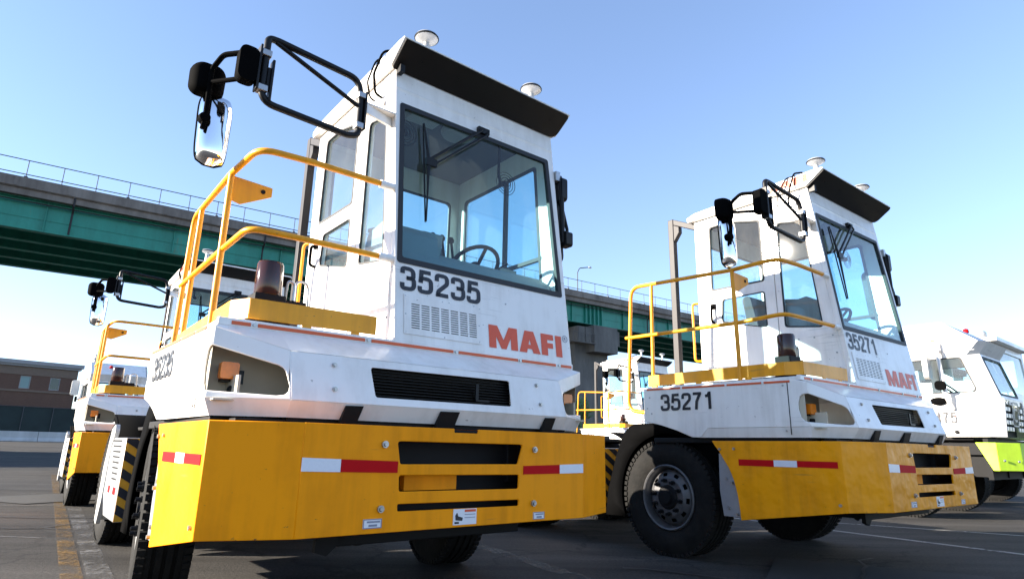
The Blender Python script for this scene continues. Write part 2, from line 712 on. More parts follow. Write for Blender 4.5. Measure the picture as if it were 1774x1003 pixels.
tar_seam([(-9.5, 8.3), (-6.2, 7.7), (-3.6, 7.9)], .035)
tar_seam([(-6.6, 6.4), (-4.9, 6.9), (-4.2, 8.8), (-5.4, 11.5)], .03)
tar_seam([(-14, 12.5), (-9.0, 11.9), (-6.5, 12.6)], .05)
tar_seam([(.9, 5.3), (2.4, 4.6), (4.6, 4.9), (7.5, 4.2)], .03)
tar_seam([(2.2, 3.4), (2.4, 4.6), (3.4, 6.2)], .025)
pm = MB()
pm.add([(-8.4, 9.9, .010), (-6.9, 9.3, .010), (-6.2, 10.6, .010), (-7.6, 11.3, .010)], [(0, 1, 2, 3)])
struct(pm.build('asphalt_patch', M['patch'], smooth=0))
pm = MB()
pm.add([(1.9, 4.9, .010), (3.3, 4.3, .010), (3.8, 5.2, .010), (2.4, 5.9, .010)], [(0, 1, 2, 3)])
struct(pm.build('asphalt_patch', M['patch'], smooth=0))

# ------------------------------------------------------------------ the terminal truck
# truck frame: x to the right as seen from its front, y backwards from the bumper face, z up
W = 1.25
SLOPE = .1247


def cab_y(z):
    return .243 + SLOPE * z


def cabf(u, v, t):            # cab front wall, u = x, v = z
    return (u, cab_y(v) + t, v)


def cabf_out(d):
    return lambda u, v, t: (u, cab_y(v) - d, v)


def wheel(root, y, side, dual, steer):
    """tyre mesh with its rim as a child"""
    zc = .505 if not dual else .53
    Rr = .505 if not dual else .53
    kR = Rr / .53
    w = .30 if not dual else .60
    x0 = W - .065 if not dual else 1.09
    # profile across the tread: h measured inward from outer face
    def tyreprof(h0, ww):
        pr = [(.30, h0 + .035), (.34, h0 + .012), (.41, h0), (.47, h0 + .006), (.515, h0 + .022), (.525, h0 + .042)]
        n = 4
        seg = (ww - .084) / n
        for i in range(n):
            a = h0 + .042 + seg * i
            pr += [(Rr, a + .012), (Rr, a + seg - .012)]
            if i < n - 1:
                pr += [(Rr - .016, a + seg - .008), (Rr - .016, a + seg + .008)]
        pr += [(.525, h0 + ww - .042), (.515, h0 + ww - .022), (.47, h0 + ww - .006), (.41, h0 + ww), (.34, h0 + ww - .012), (.30, h0 + ww - .035)]
        return pr
    mb = MB()
    org = (side * x0, y, zc)
    ax = (-side, 0, 0)
    mb.lathe([(r_ * kR if r_ != Rr and r_ != Rr - .016 else r_, h_) for r_, h_ in tyreprof(0, .30)], org, ax, 64)
    if dual:
        mb.lathe(tyreprof(.33, .30), org, ax, 64)
    # raised tread lugs on the shoulders
    for k in range(64):
        a = 2 * math.pi * k / 64
        for h in ((.03, .27) if not dual else (.03, .27, .36, .6)):
            c = Vector((0, math.cos(a), math.sin(a)))
            t = Vector((0, -math.sin(a), math.cos(a)))
            o = Vector(org) + Vector(ax) * h
            p = [o + c * r + t * s * .017 + Vector(ax) * hh for r in (.505 * kR, .538 * kR) for s, hh in ((-1, -.022), (1, -.022), (1, .022), (-1, .022))]
            mb.hexa(p[:4], p[4:])
    ty = mb.build('wheel', M['tyre'], root, smooth=40)
    rm = MB()
    rm.lathe([(r_ * kR, h_) for r_, h_ in [(.30, .05), (.302, .02), (.292, .012), (.280, .02), (.272, .05), (.262, .12)]], org, ax, 48)
    # disc with hand holes, as a polar grid
    d0 = .10 if dual else .045
    rings = [(.264, .115), (.25, .085 if not dual else .12), (.225, d0 + .012), (.195, d0), (.175, d0 - .02), (.11, d0 - .022), (.105, d0 + .0)]
    seg = 80
    e1, e2 = Vector((0, 1, 0)), Vector((0, 0, 1))
    vs, fs = [], []
    for r, h in [(r_ * kR, h_) for r_, h_ in rings]:
        for k in range(seg):
            a = 2 * math.pi * k / seg
            vs.append(Vector(org) + Vector(ax) * h + (e1 * math.cos(a) + e2 * math.sin(a)) * r)
    for i in range(len(rings) - 1):
        for k in range(seg):
            if i == 2 and k % 8 in (0, 1, 2):
                continue
            k2 = (k + 1) % seg
            fs.append((i * seg + k, i * seg + k2, (i + 1) * seg + k2, (i + 1) * seg + k))
    rm.add(vs, fs)
    hb = MB()
    hh = d0 - .03
    hb.lathe([(.108, d0 + .02), (.108, hh + .005), (.095, hh - .010), (.06, hh - .012), (.055, hh - .028), (.0, hh - .028)], org, ax, 28)
    hb.build('hub_cap', M['frame'], ty)
    nb = rm
    for k in range(10):
        a = 2 * math.pi * (k + .3) / 10
        c = Vector(org) + (e1 * math.cos(a) + e2 * math.sin(a)) * .145
        p = c + Vector(ax) * (d0 - .02)
        nb.cyl(p, p - Vector(ax) * .03, .019, 6, 1)
        nb.cyl(p - Vector(ax) * .03, p - Vector(ax) * .055, .013, 8, 1)
    rm.build('rim', [M['rim'], M['black']], ty, smooth=40)
    dk = MB()
    dk.lathe([(.262, .15), (.0, .15)], org, ax, 32)
    dk.build('brake_drum', M['frame'], ty)
    return ty


def bumper_mb():
    mb = MB()
    zt, zb = 1.003, .511
    slots = [rpoly([(-.410, .931), (-.389, .822), (.360, .822), (.395, .929)], .012),
             rpoly([(-.392, .770), (-.388, .694), (.368, .690), (.369, .765)], .012),
             rpoly([(-.392, .637), (-.389, .603), (.371, .600), (.371, .632)], .008)]
    outer = [(-.884, zb), (.884, zb), (.884, zt), (.078, zt), (.076, .982), (-.076, .982), (-.078, zt), (-.884, zt)]
    mb.plate(outer, slots, fr_y(0), .014)
    for s in (-1, 1):
        # chamfer
        ax_, ay_ = .884, 0.0
        bx_, by_ = W, .154
        L = math.hypot(bx_ - ax_, by_ - ay_)
        nx, ny = -(by_) / L, (bx_ - ax_) / L      # inward normal before mirroring

        def ch(u, v, t, s=s):
            k = u / L
            x = ax_ + (bx_ - ax_) * k + nx * t
            y = by_ * k + ny * t
            return (s * x, y, v)
        mb.plate(rect(0, L, zb, zt), [], ch, .014)
        # side panel with the curved rear edge
        side = [(.154, zb), (1.0, .384), (1.004, .45), (1.018, .58), (1.044, .694), (1.085, .79), (1.128, .855), (1.168, .92), (1.205, .965), (1.232, zt), (.154, zt)]
        mb.plate(side, [], (lambda u, v, t, s=s: (s * (W - t), u, v)), .014)
        # top and bottom return flanges
        for z in (zt, zb):
            zz = z - .004 if z == zt else z + .004
            mb.add([(s * .884, .004, zz), (s * (W - .004), .156, zz), (s * (W - .09), .22, zz), (s * .86, .09, zz)], [(0, 1, 2, 3)])
    mb.add([(-.884, .004, zt - .004), (.884, .004, zt - .004), (.86, .09, zt - .004), (-.86, .09, zt - .004)], [(0, 1, 2, 3)])
    mb.add([(-.884, .004, zb + .004), (.884, .004, zb + .004), (.86, .09, zb + .004), (-.86, .09, zb + .004)], [(0, 1, 2, 3)])
    return mb


def tape(pieces, fn):
    """reflector tape: pieces of (polygon, material index)"""
    mb = MB()
    for pl, m in pieces:
        mb.plate(pl, [], fn, .002, m)
    return mb


def make_truck(name, label, group):
    root = empty(name, (0, 0, 0), 0, label, 'terminal truck', group)
    # ---------------- bumper
    bp = bumper_mb().build('bumper', M['yellow'], root, bevel=.004, smooth=30)
    fo = fr_y(-.0035)
    RW = [M['red'], M['whiteref']]
    tape([([(-.883, .792), (-.700, .788), (-.700, .845), (-.883, .851)], 1), ([(-.699, .788), (-.404, .782), (-.404, .836), (-.699, .845)], 0)], fo).build('reflector_tape', RW, bp, smooth=0)
    tape([([(.398, .767), (.680, .769), (.680, .819), (.398, .813)], 0), ([(.681, .769), (.878, .771), (.878, .824), (.681, .819)], 1)], fo).build('reflector_tape', RW, bp, smooth=0)
    for s in (-1, 1):
        f = (lambda u, v, t, s=s: (s * (W + .0035 - t), u, v))
        tape([(rect(.19, .492, .812, .858), 0), (rect(.493, .68, .810, .858), 1), (rect(.681, .985, .808, .858), 0)], f).build('reflector_tape', RW, bp, smooth=0)
        pl = MB().plate([(1.0, .404), (1.165, .404), (1.19, .60), (1.18, .90), (1.14, .90), (1.10, .84), (1.03, .70)], [], (lambda u, v, t, s=s: (s * (W - .018 - t), u, v)), .006)
        pl.build('arch_plate', M['grey'], bp, smooth=0)
        for yy, zz in ((1.155, .935), (1.02, .94), (1.06, .67), (1.03, .43), (.16 + .04, .56)):
            MB().cyl((s * (W + .012), yy, zz), (s * (W - .01), yy, zz), .011, 8).build('bolt', M['bolt'], bp)
        for yy, zz in ((1.12, .70), (1.11, .47)):
            MB().cyl((s * (W - .008), yy, zz), (s * (W - .03), yy, zz), .012, 8).build('bolt', M['bolt'], bp)
    for x, z in ((-.482, .915), (-.483, .619), (.480, .903), (.475, .610)):
        b = MB()
        b.cyl((x, -.012, z), (x, .005, z), .017, 12)
        b.cyl((x, -.022, z), (x, -.010, z), .010, 6)
        b.build('bolt', M['bolt'], bp)
    for x0, x1, z0, z1, pic in ((-.567, -.472, .535, .577, 0), (-.067, .079, .523, .600, 1), (.476, .559, .523, .562, 0)):
        st = MB()
        st.box(x0, x1, -.0035, .001, z0, z1, 0)
        hx, hz = (x1 - x0), (z1 - z0)
        if pic:
            st.box(x0 + hx * .48, x1 - hx * .04, -.0050, -.0034, z1 - hz * .2, z1 - hz * .05, 2)
            for k in range(2):
                st.box(x0 + hx * .48, x1 - hx * .06, -.0050, -.0034, z1 - hz * (.38 + .2 * k), z1 - hz * (.34 + .2 * k), 1)
            st.plate(rpoly([(x0 + hx * .1, z0 + hz * .3), (x0 + hx * .38, z0 + hz * .25), (x0 + hx * .4, z0 + hz * .45), (x0 + hx * .2, z0 + hz * .55), (x0 + hx * .16, z0 + hz * .8), (x0 + hx * .08, z0 + hz * .6)], .003), [], fr_y(-.0050), .0015, 3)
            st.box(x0 + hx * .06, x0 + hx * .24, -.0050, -.0034, z0 + hz * .08, z0 + hz * .2, 3)
        else:
            st.box(x0 + hx * .2, x1 - hx * .1, -.0050, -.0034, z1 - hz * .40, z1 - hz * .22, 1)
            st.box(x0 + hx * .3, x1 - hx * .25, -.0050, -.0034, z1 - hz * .80, z1 - hz * .58, 1)
            st.plate(rect(x0, x1, z0, z1), [rect(x0 + .004, x1 - .004, z0 + .004, z1 - .004)], fr_y(-.0050), .0015, 1)
        st.build('sticker', [M['sticker'], M['stickergrey'], M['logo'], M['ink']], bp, smooth=0)
    # ---------------- chassis behind it
    ch = MB()
    ch.box(-.46, -.38, .12, 5.35, .72, .98)
    ch.box(.38, .46, .12, 5.35, .72, .98)
    ch.box(-.80, .80, .16, .30, .55, 1.0)
    ch.box(-1.12, 1.12, .24, .34, .60, 1.02)
    ch.box(-.55, .62, .30, 1.2, .42, .56)
    ch.box(-.9, .9, 1.72, 1.86, .44, .58)
    ch.box(-.30, .30, .9, 2.2, .50, .9)
    ch.box(-.85, .85, 4.21, 4.35, .44, .60)
    ch.box(-.38, .38, 4.13, 4.48, .42, .66)
    ch.box(-1.19, 1.19, .40, 1.9, .985, 1.03)
    ch.box(-.89, .89, .232, .398, .985, 1.06)  # this and the next: black boards added to block light in the nose gap
    ch.box(-1.05, 1.05, .33, .397, .985, 1.06)
    ch.box(-.95, .95, 3.1, 5.35, 1.0, 1.03)
    for x in (-.55, .0):
        ch.tube([(x, .5, .50), (x + .2, .5, .40), (x + .45, .6, .42), (x + .6, .8, .5)], .018, .08)
    fm = ch.build('chassis', M['frame'], root, bevel=.006)
    hk = MB()
    hk.box(-.30, .02, .11, .158, .69, .775)
    hk.build('tow_bracket', M['yellow'], fm)
    lb = MB()
    lb.hexa([(-.66, .30, .40), (-.60, .30, .38), (-.60, .33, .38), (-.66, .33, .40)], [(-.66, .30, .56), (-.40, .30, .56), (-.40, .33, .56), (-.66, .33, .56)])
    lb.build('engine_guard', M['frame'], fm)
    # ---------------- white nose body
    bd = MB()
    zl, zf, zc = 1.108, 1.352, 1.447
    ny_ = lambda z: .165 + (z - 1.108) * .317          # raked front face
    grille = rpoly([(-.455, 1.150), (.452, 1.154), (.470, 1.312), (-.472, 1.308)], .015)
    bd.plate([(-.90, zl), (.90, zl), (.90, zf), (-.90, zf)], [grille], (lambda u, v, t: (u, ny_(v) + t, v)), .012)
    cx, cy = 1.233, .365
    kx = .90
    LL = .39
    for s in (-1, 1):
        def chf(u, v, t, s=s):
            k = u / LL
            x = kx + (cx - kx) * k - .50 * t
            y = ny_(v) + (cy - ny_(v)) * k + .86 * t
            return (s * x, y, v)
        out = [(0, zl), (LL, zl), (LL, 1.143)]
        out += [(.07, 1.128), (.030, 1.133), (.012, 1.150), (.008, 1.175), (.026, 1.245), (.040, 1.262), (.065, 1.275), (LL, 1.356)]
        out += [(LL, zc), (0, zf)]
        bd.plate(out, [], chf, .012)
        # sloping corner of the hood
        bd.add([(s * kx, ny_(zf), zf), (s * cx, cy, zc), (s * 1.20, .428, 1.468), (s * kx, .428, 1.468)], [(0, 1, 2, 3)])
        # side panel with the notch of the cutout at its front edge
        sd = [(cy, zl), (1.27, zl), (1.345, 1.030), (1.44, 1.032), (1.602, 1.092), (1.775, 1.141), (1.973, 1.18), (1.973, 1.490), (.47, 1.472), (cy, zc), (cy, 1.356)]
        sd += [(cy + .045, 1.352), (cy + .068, 1.335), (cy + .082, 1.29), (cy + .085, 1.24), (cy + .070, 1.18), (cy + .045, 1.152), (cy + .02, 1.144), (cy, 1.143)]
        bd.plate(sd, [], (lambda u, v, t, s=s: (s * (cx - t), u, v)), .012)
        # bent-in lower lip of the side and corner
        bd.add([(s * cx, cy, zl), (s * cx, 1.27, zl), (s * cx, 1.345, 1.030), (s * (cx - .035), cy + .02, 1.030)], [(0, 1, 2, 3)])
        bd.add([(s * kx, ny_(zl), zl), (s * cx, cy, zl), (s * (cx - .035), cy + .02, 1.030), (s * kx, ny_(zl) + .045, 1.030)], [(0, 1, 2, 3)])
    bd.add([(-kx, ny_(zl), zl), (kx, ny_(zl), zl), (kx, ny_(zl) + .045, 1.030), (-kx, ny_(zl) + .045, 1.030)], [(0, 1, 2, 3)])
    bd.add([(-kx, ny_(zf), zf), (kx, ny_(zf), zf), (kx, .428, 1.468), (-kx, .428, 1.468)], [(0, 1, 2, 3)])
    bd.box(-1.205, 1.222, .428, .46, 1.466, 1.508)
    bd.box(-1.20, 1.215, .462, 2.05, 1.470, 1.500)
    body = bd.build('nose_body', M['white'], root, bevel=.006, smooth=30)
    gr = MB()
    for k in range(11):
        z = 1.145 + .0165 * k
        y = ny_(z) + .035
        gr.hexa([(-.49, y, z), (.49, y, z), (.49, y + .03, z + .008), (-.49, y + .03, z + .008)], [(-.49, y, z + .003), (.49, y, z + .003), (.49, y + .03, z + .011), (-.49, y + .03, z + .011)])
    gr.box(-.52, .52, .285, .30, 1.11, 1.34)
    gr.box(.20, .22, .205, .215, 1.17, 1.27)
    gr.box(.20, .30, .203, .213, 1.17, 1.182)
    gr.build('grille', M['black'], body, smooth=0)
    st = MB()
    xs = [-1.142, -1.085, -.33, .26, .785, 1.075, 1.215]
    xs = [(-1.142, -1.05), (-1.015, -.425), (-.385, .175), (.215, .70), (.735, 1.05), (1.10, 1.205)]
    for a, b in xs:
        st.box(a, b, .4245, .429, 1.476, 1.494)
    for s in (-1, 1):
        x = s * (cx + .003)
        for a, b in ((.50, .72), (.74, 1.06), (1.08, 1.52), (1.54, 1.93)):
            za, zb_ = 1.4615 + (a - .47) * .012 - .012, 1.4615 + (b - .47) * .012 - .012
            st.add([(x, a, za), (x, b, zb_), (x, b, zb_ + .017), (x, a, za + .017)], [(0, 1, 2, 3)])
    st.build('stripe', M['orange'], body, smooth=0)
    sc = MB()
    for x in (-1.032, -.405, .195, .717, 1.08):
        sc.cyl((x, .418, 1.486), (x, .43, 1.486), .010, 10)
    for x, z in ((-.678, 1.300), (-.681, 1.176), (.690, 1.303), (.692, 1.180)):
        sc.cyl((x, ny_(z) - .010, z), (x, ny_(z) + .006, z), .0125, 10)
        sc.cyl((x, ny_(z) - .016, z), (x, ny_(z) - .006, z), .008, 6)
    for s in (-1, 1):
        sm_ = MB()
        sm_.box(*sorted((s * 1.2325, s * 1.2345)), .520, .527, 1.05, 1.46)
        for yy, zz in ((1.90, 1.40), (1.93, 1.30), (1.88, 1.25), (.56, 1.43), (.56, 1.08)):
            sc.cyl((s * 1.232, yy, zz), (s * 1.238, yy, zz), .008, 8)
        sm_.build('side_seam', M['frame'], body, smooth=0)
    sc.build('screws', M['bolt'], body)
    for x0, x1 in ((-.625, -.530), (-.065, .060), (.715, .800)):
        t = MB()
        t.hexa([(x0, .158, 1.098), (x1, .158, 1.100), (x1 - .025, .185, 1.000), (x0 - .015, .185, 1.000)],
               [(x0, .168, 1.098), (x1, .168, 1.100), (x1 - .025, .225, 1.000), (x0 - .015, .225, 1.000)])
        t.build('bracket', M['black'], body, smooth=0)
    for s in (-1, 1):
        rc = MB()
        rc.box(s * 1.215, s * .80, .50, .512, 1.10, 1.455) if s > 0 else rc.box(-1.215, -.80, .50, .512, 1.10, 1.455)
        rc.box(*sorted((s * 1.10, s * 1.112)), .30, .50, 1.11, 1.22)
        rc.box(*sorted((s * .88, s * 1.21)), .30, .51, 1.098, 1.106)
        rc.box(*sorted((s * 1.216, s * 1.219)), .40, .60, 1.10, 1.44)
        rc.build('lamp_recess', M['cream'], body, smooth=0)
        la = MB()
        la.plate(rpoly(rect(-.042, .042, -.040, .040), .012), [], (lambda u, v, t, s=s: (s * 1.130 + u, .385 + t, 1.245 + v)), .05)
        lo = la.build('turn_signal', M['amber'], body, bevel=.008)
        lb = MB()
        lb.box(*sorted((s * 1.06, s * 1.10)), .40, .425, 1.185, 1.25)
        lb.box(*sorted((s * 1.06, s * 1.15)), .423, .50, 1.195, 1.215)
        lb.lathe([(0, -.012), (.02, -.01), (.024, 0), (.024, .03)], (s * 1.10, .40, 1.155), (0, 1, 0), 16)
        lb.tube([(s * 1.10, .42, 1.155), (s * 1.06, .45, 1.12), (s * .98, .46, 1.12)], .008, .03, 8)
        lb.build('lamp_bracket', M['black'], lo)
    # ---------------- cab shell
    xl, xr, yr = -.238, 1.214, 1.99
    zb, zt = 1.505, 3.445
    T = .045
    cb = MB()
    ws = rpoly([(-.222, 2.008), (1.170, 2.014), (1.150, 3.183), (-.202, 3.172)], .02)
    cb.plate([(xl, zb), (xr, zb), (xr, zt), (xl, zt)], [ws], cabf, T)
    yf0, yf1 = cab_y(zb) + T, cab_y(zt) + T
    door_hole = [(1.085, 1.62), (1.93, 1.62), (1.93, 3.39), (1.085, 3.39)]
    fq = rpoly([(.655, 2.045), (1.025, 2.095), (1.025, 3.17), (.755, 3.12)], .03)
    cb.plate([(yf0, zb), (yr - T, zb), (yr - T, zt), (yf1, zt)], [door_hole, fq], (lambda u, v, t: (xl + t, u, v)), T)
    rw = rpoly([(.700, 2.02), (1.84, 2.02), (1.84, 3.20), (.80, 3.20)], .04)
    cb.plate([(yf0, zb), (yr - T, zb), (yr - T, zt), (yf1, zt)], [rw], (lambda u, v, t: (xr - t, u, v)), T)
    bw = rpoly(rect(-.12, 1.08, 2.15, 3.19), .04)
    cb.plate(rect(xl, xr, zb, zt), [bw], fr_y(yr - T), T)
    cb.box(xl + T, xr - T, .52, yr - T, zb + .002, zb + .03)
    # header crease, corner trims
    cb.add([(xl + .01, cab_y(3.285) - .006, 3.285), (xr - .01, cab_y(3.285) - .006, 3.285), (xr - .01, cab_y(3.30), 3.30), (xl + .01, cab_y(3.30), 3.30)], [(0, 1, 2, 3)])
    cb.add([(xl + .01, cab_y(3.285) - .006, 3.285), (xr - .01, cab_y(3.285) - .006, 3.285), (xr - .01, cab_y(3.27), 3.27), (xl + .01, cab_y(3.27), 3.27)], [(0, 1, 2, 3)])
    cb.box(xl - .05, xl - .001, .80, .83, 3.22, 3.25)
    cab = cb.build('cab', M['white'], root, bevel=.004, smooth=30)
    # lower side panel with rivets
    sp = MB()
    sp.plate([(.50, 1.53), (1.05, 1.53), (1.05, 1.99), (.56, 1.99)], [], (lambda u, v, t: (xl - .004 + t, u, v)), .003)
    sp.build('side_panel', M['white'], cab, smooth=0)
    rv = MB()
    for u, v in [(.58, 1.96), (.75, 1.96), (.90, 1.96), (1.02, 1.96), (.56, 1.80), (.545, 1.66), (1.03, 1.80), (1.03, 1.66)]:
        rv.cyl((xl - .009, u, v), (xl, u, v), .008, 8)
    for u, v in [(-.166, 1.795), (.10, 1.797), (.39, 1.797), (-.166, 1.68), (.382, 1.68), (-.166, 1.566), (.11, 1.566), (.38, 1.57), (.62, 1.87), (.15, 1.80), (.35, 1.81)]:
        rv.cyl((u, cab_y(v) - .006, v), (u, cab_y(v), v), .0055, 8)
    rv.build('rivets', M['bolt'], cab)
    # vent panel
    vp = MB()
    holes = []
    for i in range(7):
        for j in range(11):
            u = -.126 + i * .0715
            v = 1.597 + j * .0148
            holes.append(rect(u, u + .058, v, v + .0062))
    vp.plate(rect(-.176, .398, 1.557, 1.805), holes, (lambda u, v, t: (u, cab_y(v) - .005 + t, v)), .003, 0)
    vp.plate(rect(-.15, .39, 1.585, 1.765), [], (lambda u, v, t: (u, cab_y(v) - .0012 + t, v)), .0006, 1)
    vp.build('vent_panel', [M['white'], M['frame']], cab, smooth=0)
    # windshield and its seal
    outer = rpoly([(-.224, 2.004), (1.173, 2.010), (1.152, 3.187), (-.204, 3.176)], .02)
    inner = rpoly([(-.190, 2.042), (1.137, 2.048), (1.119, 3.150), (-.172, 3.140)], .016)
    sl = MB().plate(outer, [inner], (lambda u, v, t: (u, cab_y(v) - .006 + t, v)), .03)
    gl = MB().plate(outer, [], (lambda u, v, t: (u, cab_y(v) + .010 + t, v)), .004, single=True)
    wo = gl.build('windshield', M['glass'], cab, smooth=0)
    sl.build('window_seal', M['rubber'], wo, smooth=30)
    # side glass, rear glass
    def pane(name, poly, fn, seal, sealfn, parent, gm='sideglass'):
        g = MB().plate(poly, [], fn, .004, single=True).build(name, M[gm], parent, smooth=0)
        cu = sum(p[0] for p in poly) / len(poly)
        cv = sum(p[1] for p in poly) / len(poly)
        inn = []
        for p in poly:
            du, dv = p[0] - cu, p[1] - cv
            inn.append((p[0] - math.copysign(min(seal, abs(du)), du), p[1] - math.copysign(min(seal, abs(dv)), dv)))
        MB().plate(poly, [inn], sealfn, .014).build('window_seal', M['rubber'], g, smooth=0)
        return g
    pane('side_window', fq, (lambda u, v, t: (xl + .014 + t, u, v)), .012, (lambda u, v, t: (xl - .002 + t, u, v)), cab)
    pr = pane('side_window', rw, (lambda u, v, t: (xr - .018 + t, u, v)), .028, (lambda u, v, t: (xr - .048 + t, u, v)), cab)
    mb = MB()
    mb.box(xr - .050, xr - .020, 1.19, 1.225, 2.03, 3.19)
    mb.box(xr - .050, xr - .022, .72, 1.19, 2.36, 2.39)
    mb.build('window_bar', M['rubber'], pr)
    pane('rear_window', bw, fr_y(yr - .02), .02, fr_y(yr - .05), cab)
    # door
    du = rpoly([(1.19, 2.592), (1.815, 2.60), (1.80, 3.335), (1.56, 3.335), (1.19, 3.25)], .03)
    dl = rpoly([(1.195, 2.115), (1.71, 2.235), (1.69, 2.49), (1.20, 2.49)], .03)
    dr = MB().plate(rpoly([(1.09, 1.63), (1.925, 1.63), (1.925, 3.385), (1.09, 3.385)], .03), [du, dl], (lambda u, v, t: (xl - .006 + t, u, v)), .04)
    door = dr.build('door', M['white'], root, bevel=.004, smooth=30)
    pane('door_window', du, (lambda u, v, t: (xl + .010 + t, u, v)), .016, (lambda u, v, t: (xl - .010 + t, u, v)), door)
    pane('door_window', dl, (lambda u, v, t: (xl + .010 + t, u, v)), .010, (lambda u, v, t: (xl - .010 + t, u, v)), door)
    dh = MB()
    dh.tube([(xl - .006, 1.80, 2.25), (xl - .05, 1.80, 2.26), (xl - .05, 1.80, 2.41), (xl - .006, 1.80, 2.42)], .012, .03, 8)
    dh.box(xl - .02, xl - .004, 1.77, 1.83, 2.40, 2.455)
    dh.build('door_handle', M['plastic'], door)
    lk = MB().lathe([(0, -.014), (.018, -.012), (.026, -.008), (.028, 0), (.028, .01)], (xl - .006, 1.815, 2.53), (1, 0, 0), 16)
    lk.build('door_lock', M['bolt'], door)
    # interior
    ins = MB()
    ins.box(xl + T + .005, xr - T - .005, cab_y(2.9) + .12, yr - T - .005, 3.405, 3.43)
    ins.build('ceiling_lining', M['hood_lining'], cab, smooth=0)
    ds = MB()
    prof = [(.55, 1.60), (.56, 2.02), (.62, 2.12), (.74, 2.20), (.90, 2.22), (.98, 2.05), (.98, 1.60)]
    ds.plate(prof, [], (lambda u, v, t: (xl + T + .01 + t, u, v)), 1.34)
    ds.plate(rpoly([(.62, 2.0), (.66, 2.28), (.82, 2.38), (1.04, 2.34), (1.16, 2.0)], .05), [], (lambda u, v, t: (xl + T + .02 + t, u, v)), .34)
    ds.plate(rpoly([(.90, 2.18), (.86, 2.40), (.93, 2.41), (.98, 2.18)], .01), [], (lambda u, v, t: (.17 + t, u, v)), .16)
    ds.plate(rpoly([(.85, 2.32), (.84, 2.36), (1.10, 2.40), (1.10, 2.37)], .01), [], (lambda u, v, t: (-.15 + t, u, v)), .30)
    ds.box(.93, 1.10, .95, 1.05, 2.05, 2.30)
    ds.build('dashboard', M['dash'], cab, bevel=.01)
    lv = MB()
    for lx in (.30, .38, .46):
        lv.tube([(lx, .90, 2.2), (lx, .95, 2.40)], .010, 0, 8)
        lv.lathe([(0, 0), (.022, .01), (.025, .03), (.015, .05), (0, .052)], (lx, .95, 2.39), (0, .2, 1), 10)
    lv.tube([(.88, .97, 2.26), (1.0, .94, 2.34)], .008, 0, 6)
    lv.build('control_lever', M['plastic'], cab)
    sw = MB()
    c0 = Vector((.70, .98, 2.26)); axn = Vector((0, .62, .78)).normalized()
    e1 = Vector((1, 0, 0)); e2 = axn.cross(e1)
    ring = [c0 + (e1 * math.cos(2 * math.pi * k / 28) + e2 * math.sin(2 * math.pi * k / 28)) * .20 for k in range(29)]
    sw.tube(ring, .016, 0, 8)
    for k in (0, 1, 2):
        a = 2 * math.pi * (k + .25) / 3
        sw.tube([c0 - axn * .03, c0 + (e1 * math.cos(a) + e2 * math.sin(a)) * .195], .014, 0, 6)
    sw.cyl(c0 - axn * .04, c0 + axn * .01, .05, 12)
    sw.cyl(c0 - axn * .04, c0 - axn * .45, .03, 10)
    sw.build('steering_wheel', M['plastic'], cab)
    se = MB()
    se.plate(rpoly([(1.30, 1.95), (1.78, 1.93), (1.80, 2.06), (1.28, 2.08)], .05), [], (lambda u, v, t: (.46 + t, u, v)), .50)
    se.plate(rpoly([(1.66, 2.02), (1.80, 2.02), (1.90, 2.66), (1.80, 2.68)], .05), [], (lambda u, v, t: (.48 + t, u, v)), .46)
    se.box(.55, .87, 1.40, 1.75, 1.53, 1.93)
    se.build('seat', M['seat'], cab, bevel=.02)
    ac = MB()
    for px, py, pz in ((-.08, .78, 3.05), (.90, .86, 2.98)):
        for k in range(4):
            rr = .03 + .022 * k
            ac.tube([(px + rr * math.cos(2 * math.pi * j / 16), py - .02 * (k == 0), pz + rr * math.sin(2 * math.pi * j / 16)) for j in range(17)], .003, 0, 5)
        ac.cyl((px, py, pz), (px, py + .07, pz + .02), .025, 10)
        ac.tube([(px, py + .07, pz + .02), (px, py + .10, pz + .12), (px, py + .1, 3.41)], .012, .03, 8)
    ac.build('cab_fan', M['plastic'], cab)
    oc = MB()
    oc.box(.05, .30, .82, 1.05, 3.32, 3.404)
    oc.lathe([(.14, 0), (.15, .02), (.13, .05), (0, .055)], (.55, 1.05, 3.404), (0, 0, -1), 24)
    oc.box(.40, .95, .78, .86, 3.37, 3.404)
    oc.build('overhead_console', M['dash'], cab, bevel=.006)
    # ---------------- roof
    rf = MB()
    side = [(.475, 3.566), (.66, 3.438), (.68, 3.446), (2.05, 3.448), (2.06, 3.50), (1.95, 3.535), (.56, 3.585), (.50, 3.582)]
    rf.plate(side, [], (lambda u, v, t: (-.285 + t, u, v)), 1.545)
    roof = rf.build('roof', M['white'], root, bevel=.012, smooth=30)
    vs = MB()
    vs.plate(rpoly([(-.272, 0), (1.25, 0), (1.25, .225), (-.272, .225)], [.02, .06, .03, .01]), [], (lambda u, v, t: (u, .668 - v * .822 - .0022 - t * .57, 3.431 + v * .569 - .003 - t * .82)), .006)
    vs.build('sun_visor', M['visor'], roof, smooth=0)
    rb = MB()
    for x in (-.1, .2, .5, .8, 1.1):
        rb.cyl((x, .56, 3.50), (x, .556, 3.492), .006, 8)
    rb.box(-.24, -.205, .600, .655, 3.385, 3.44)
    rb.build('visor_bolts', M['black'], roof)
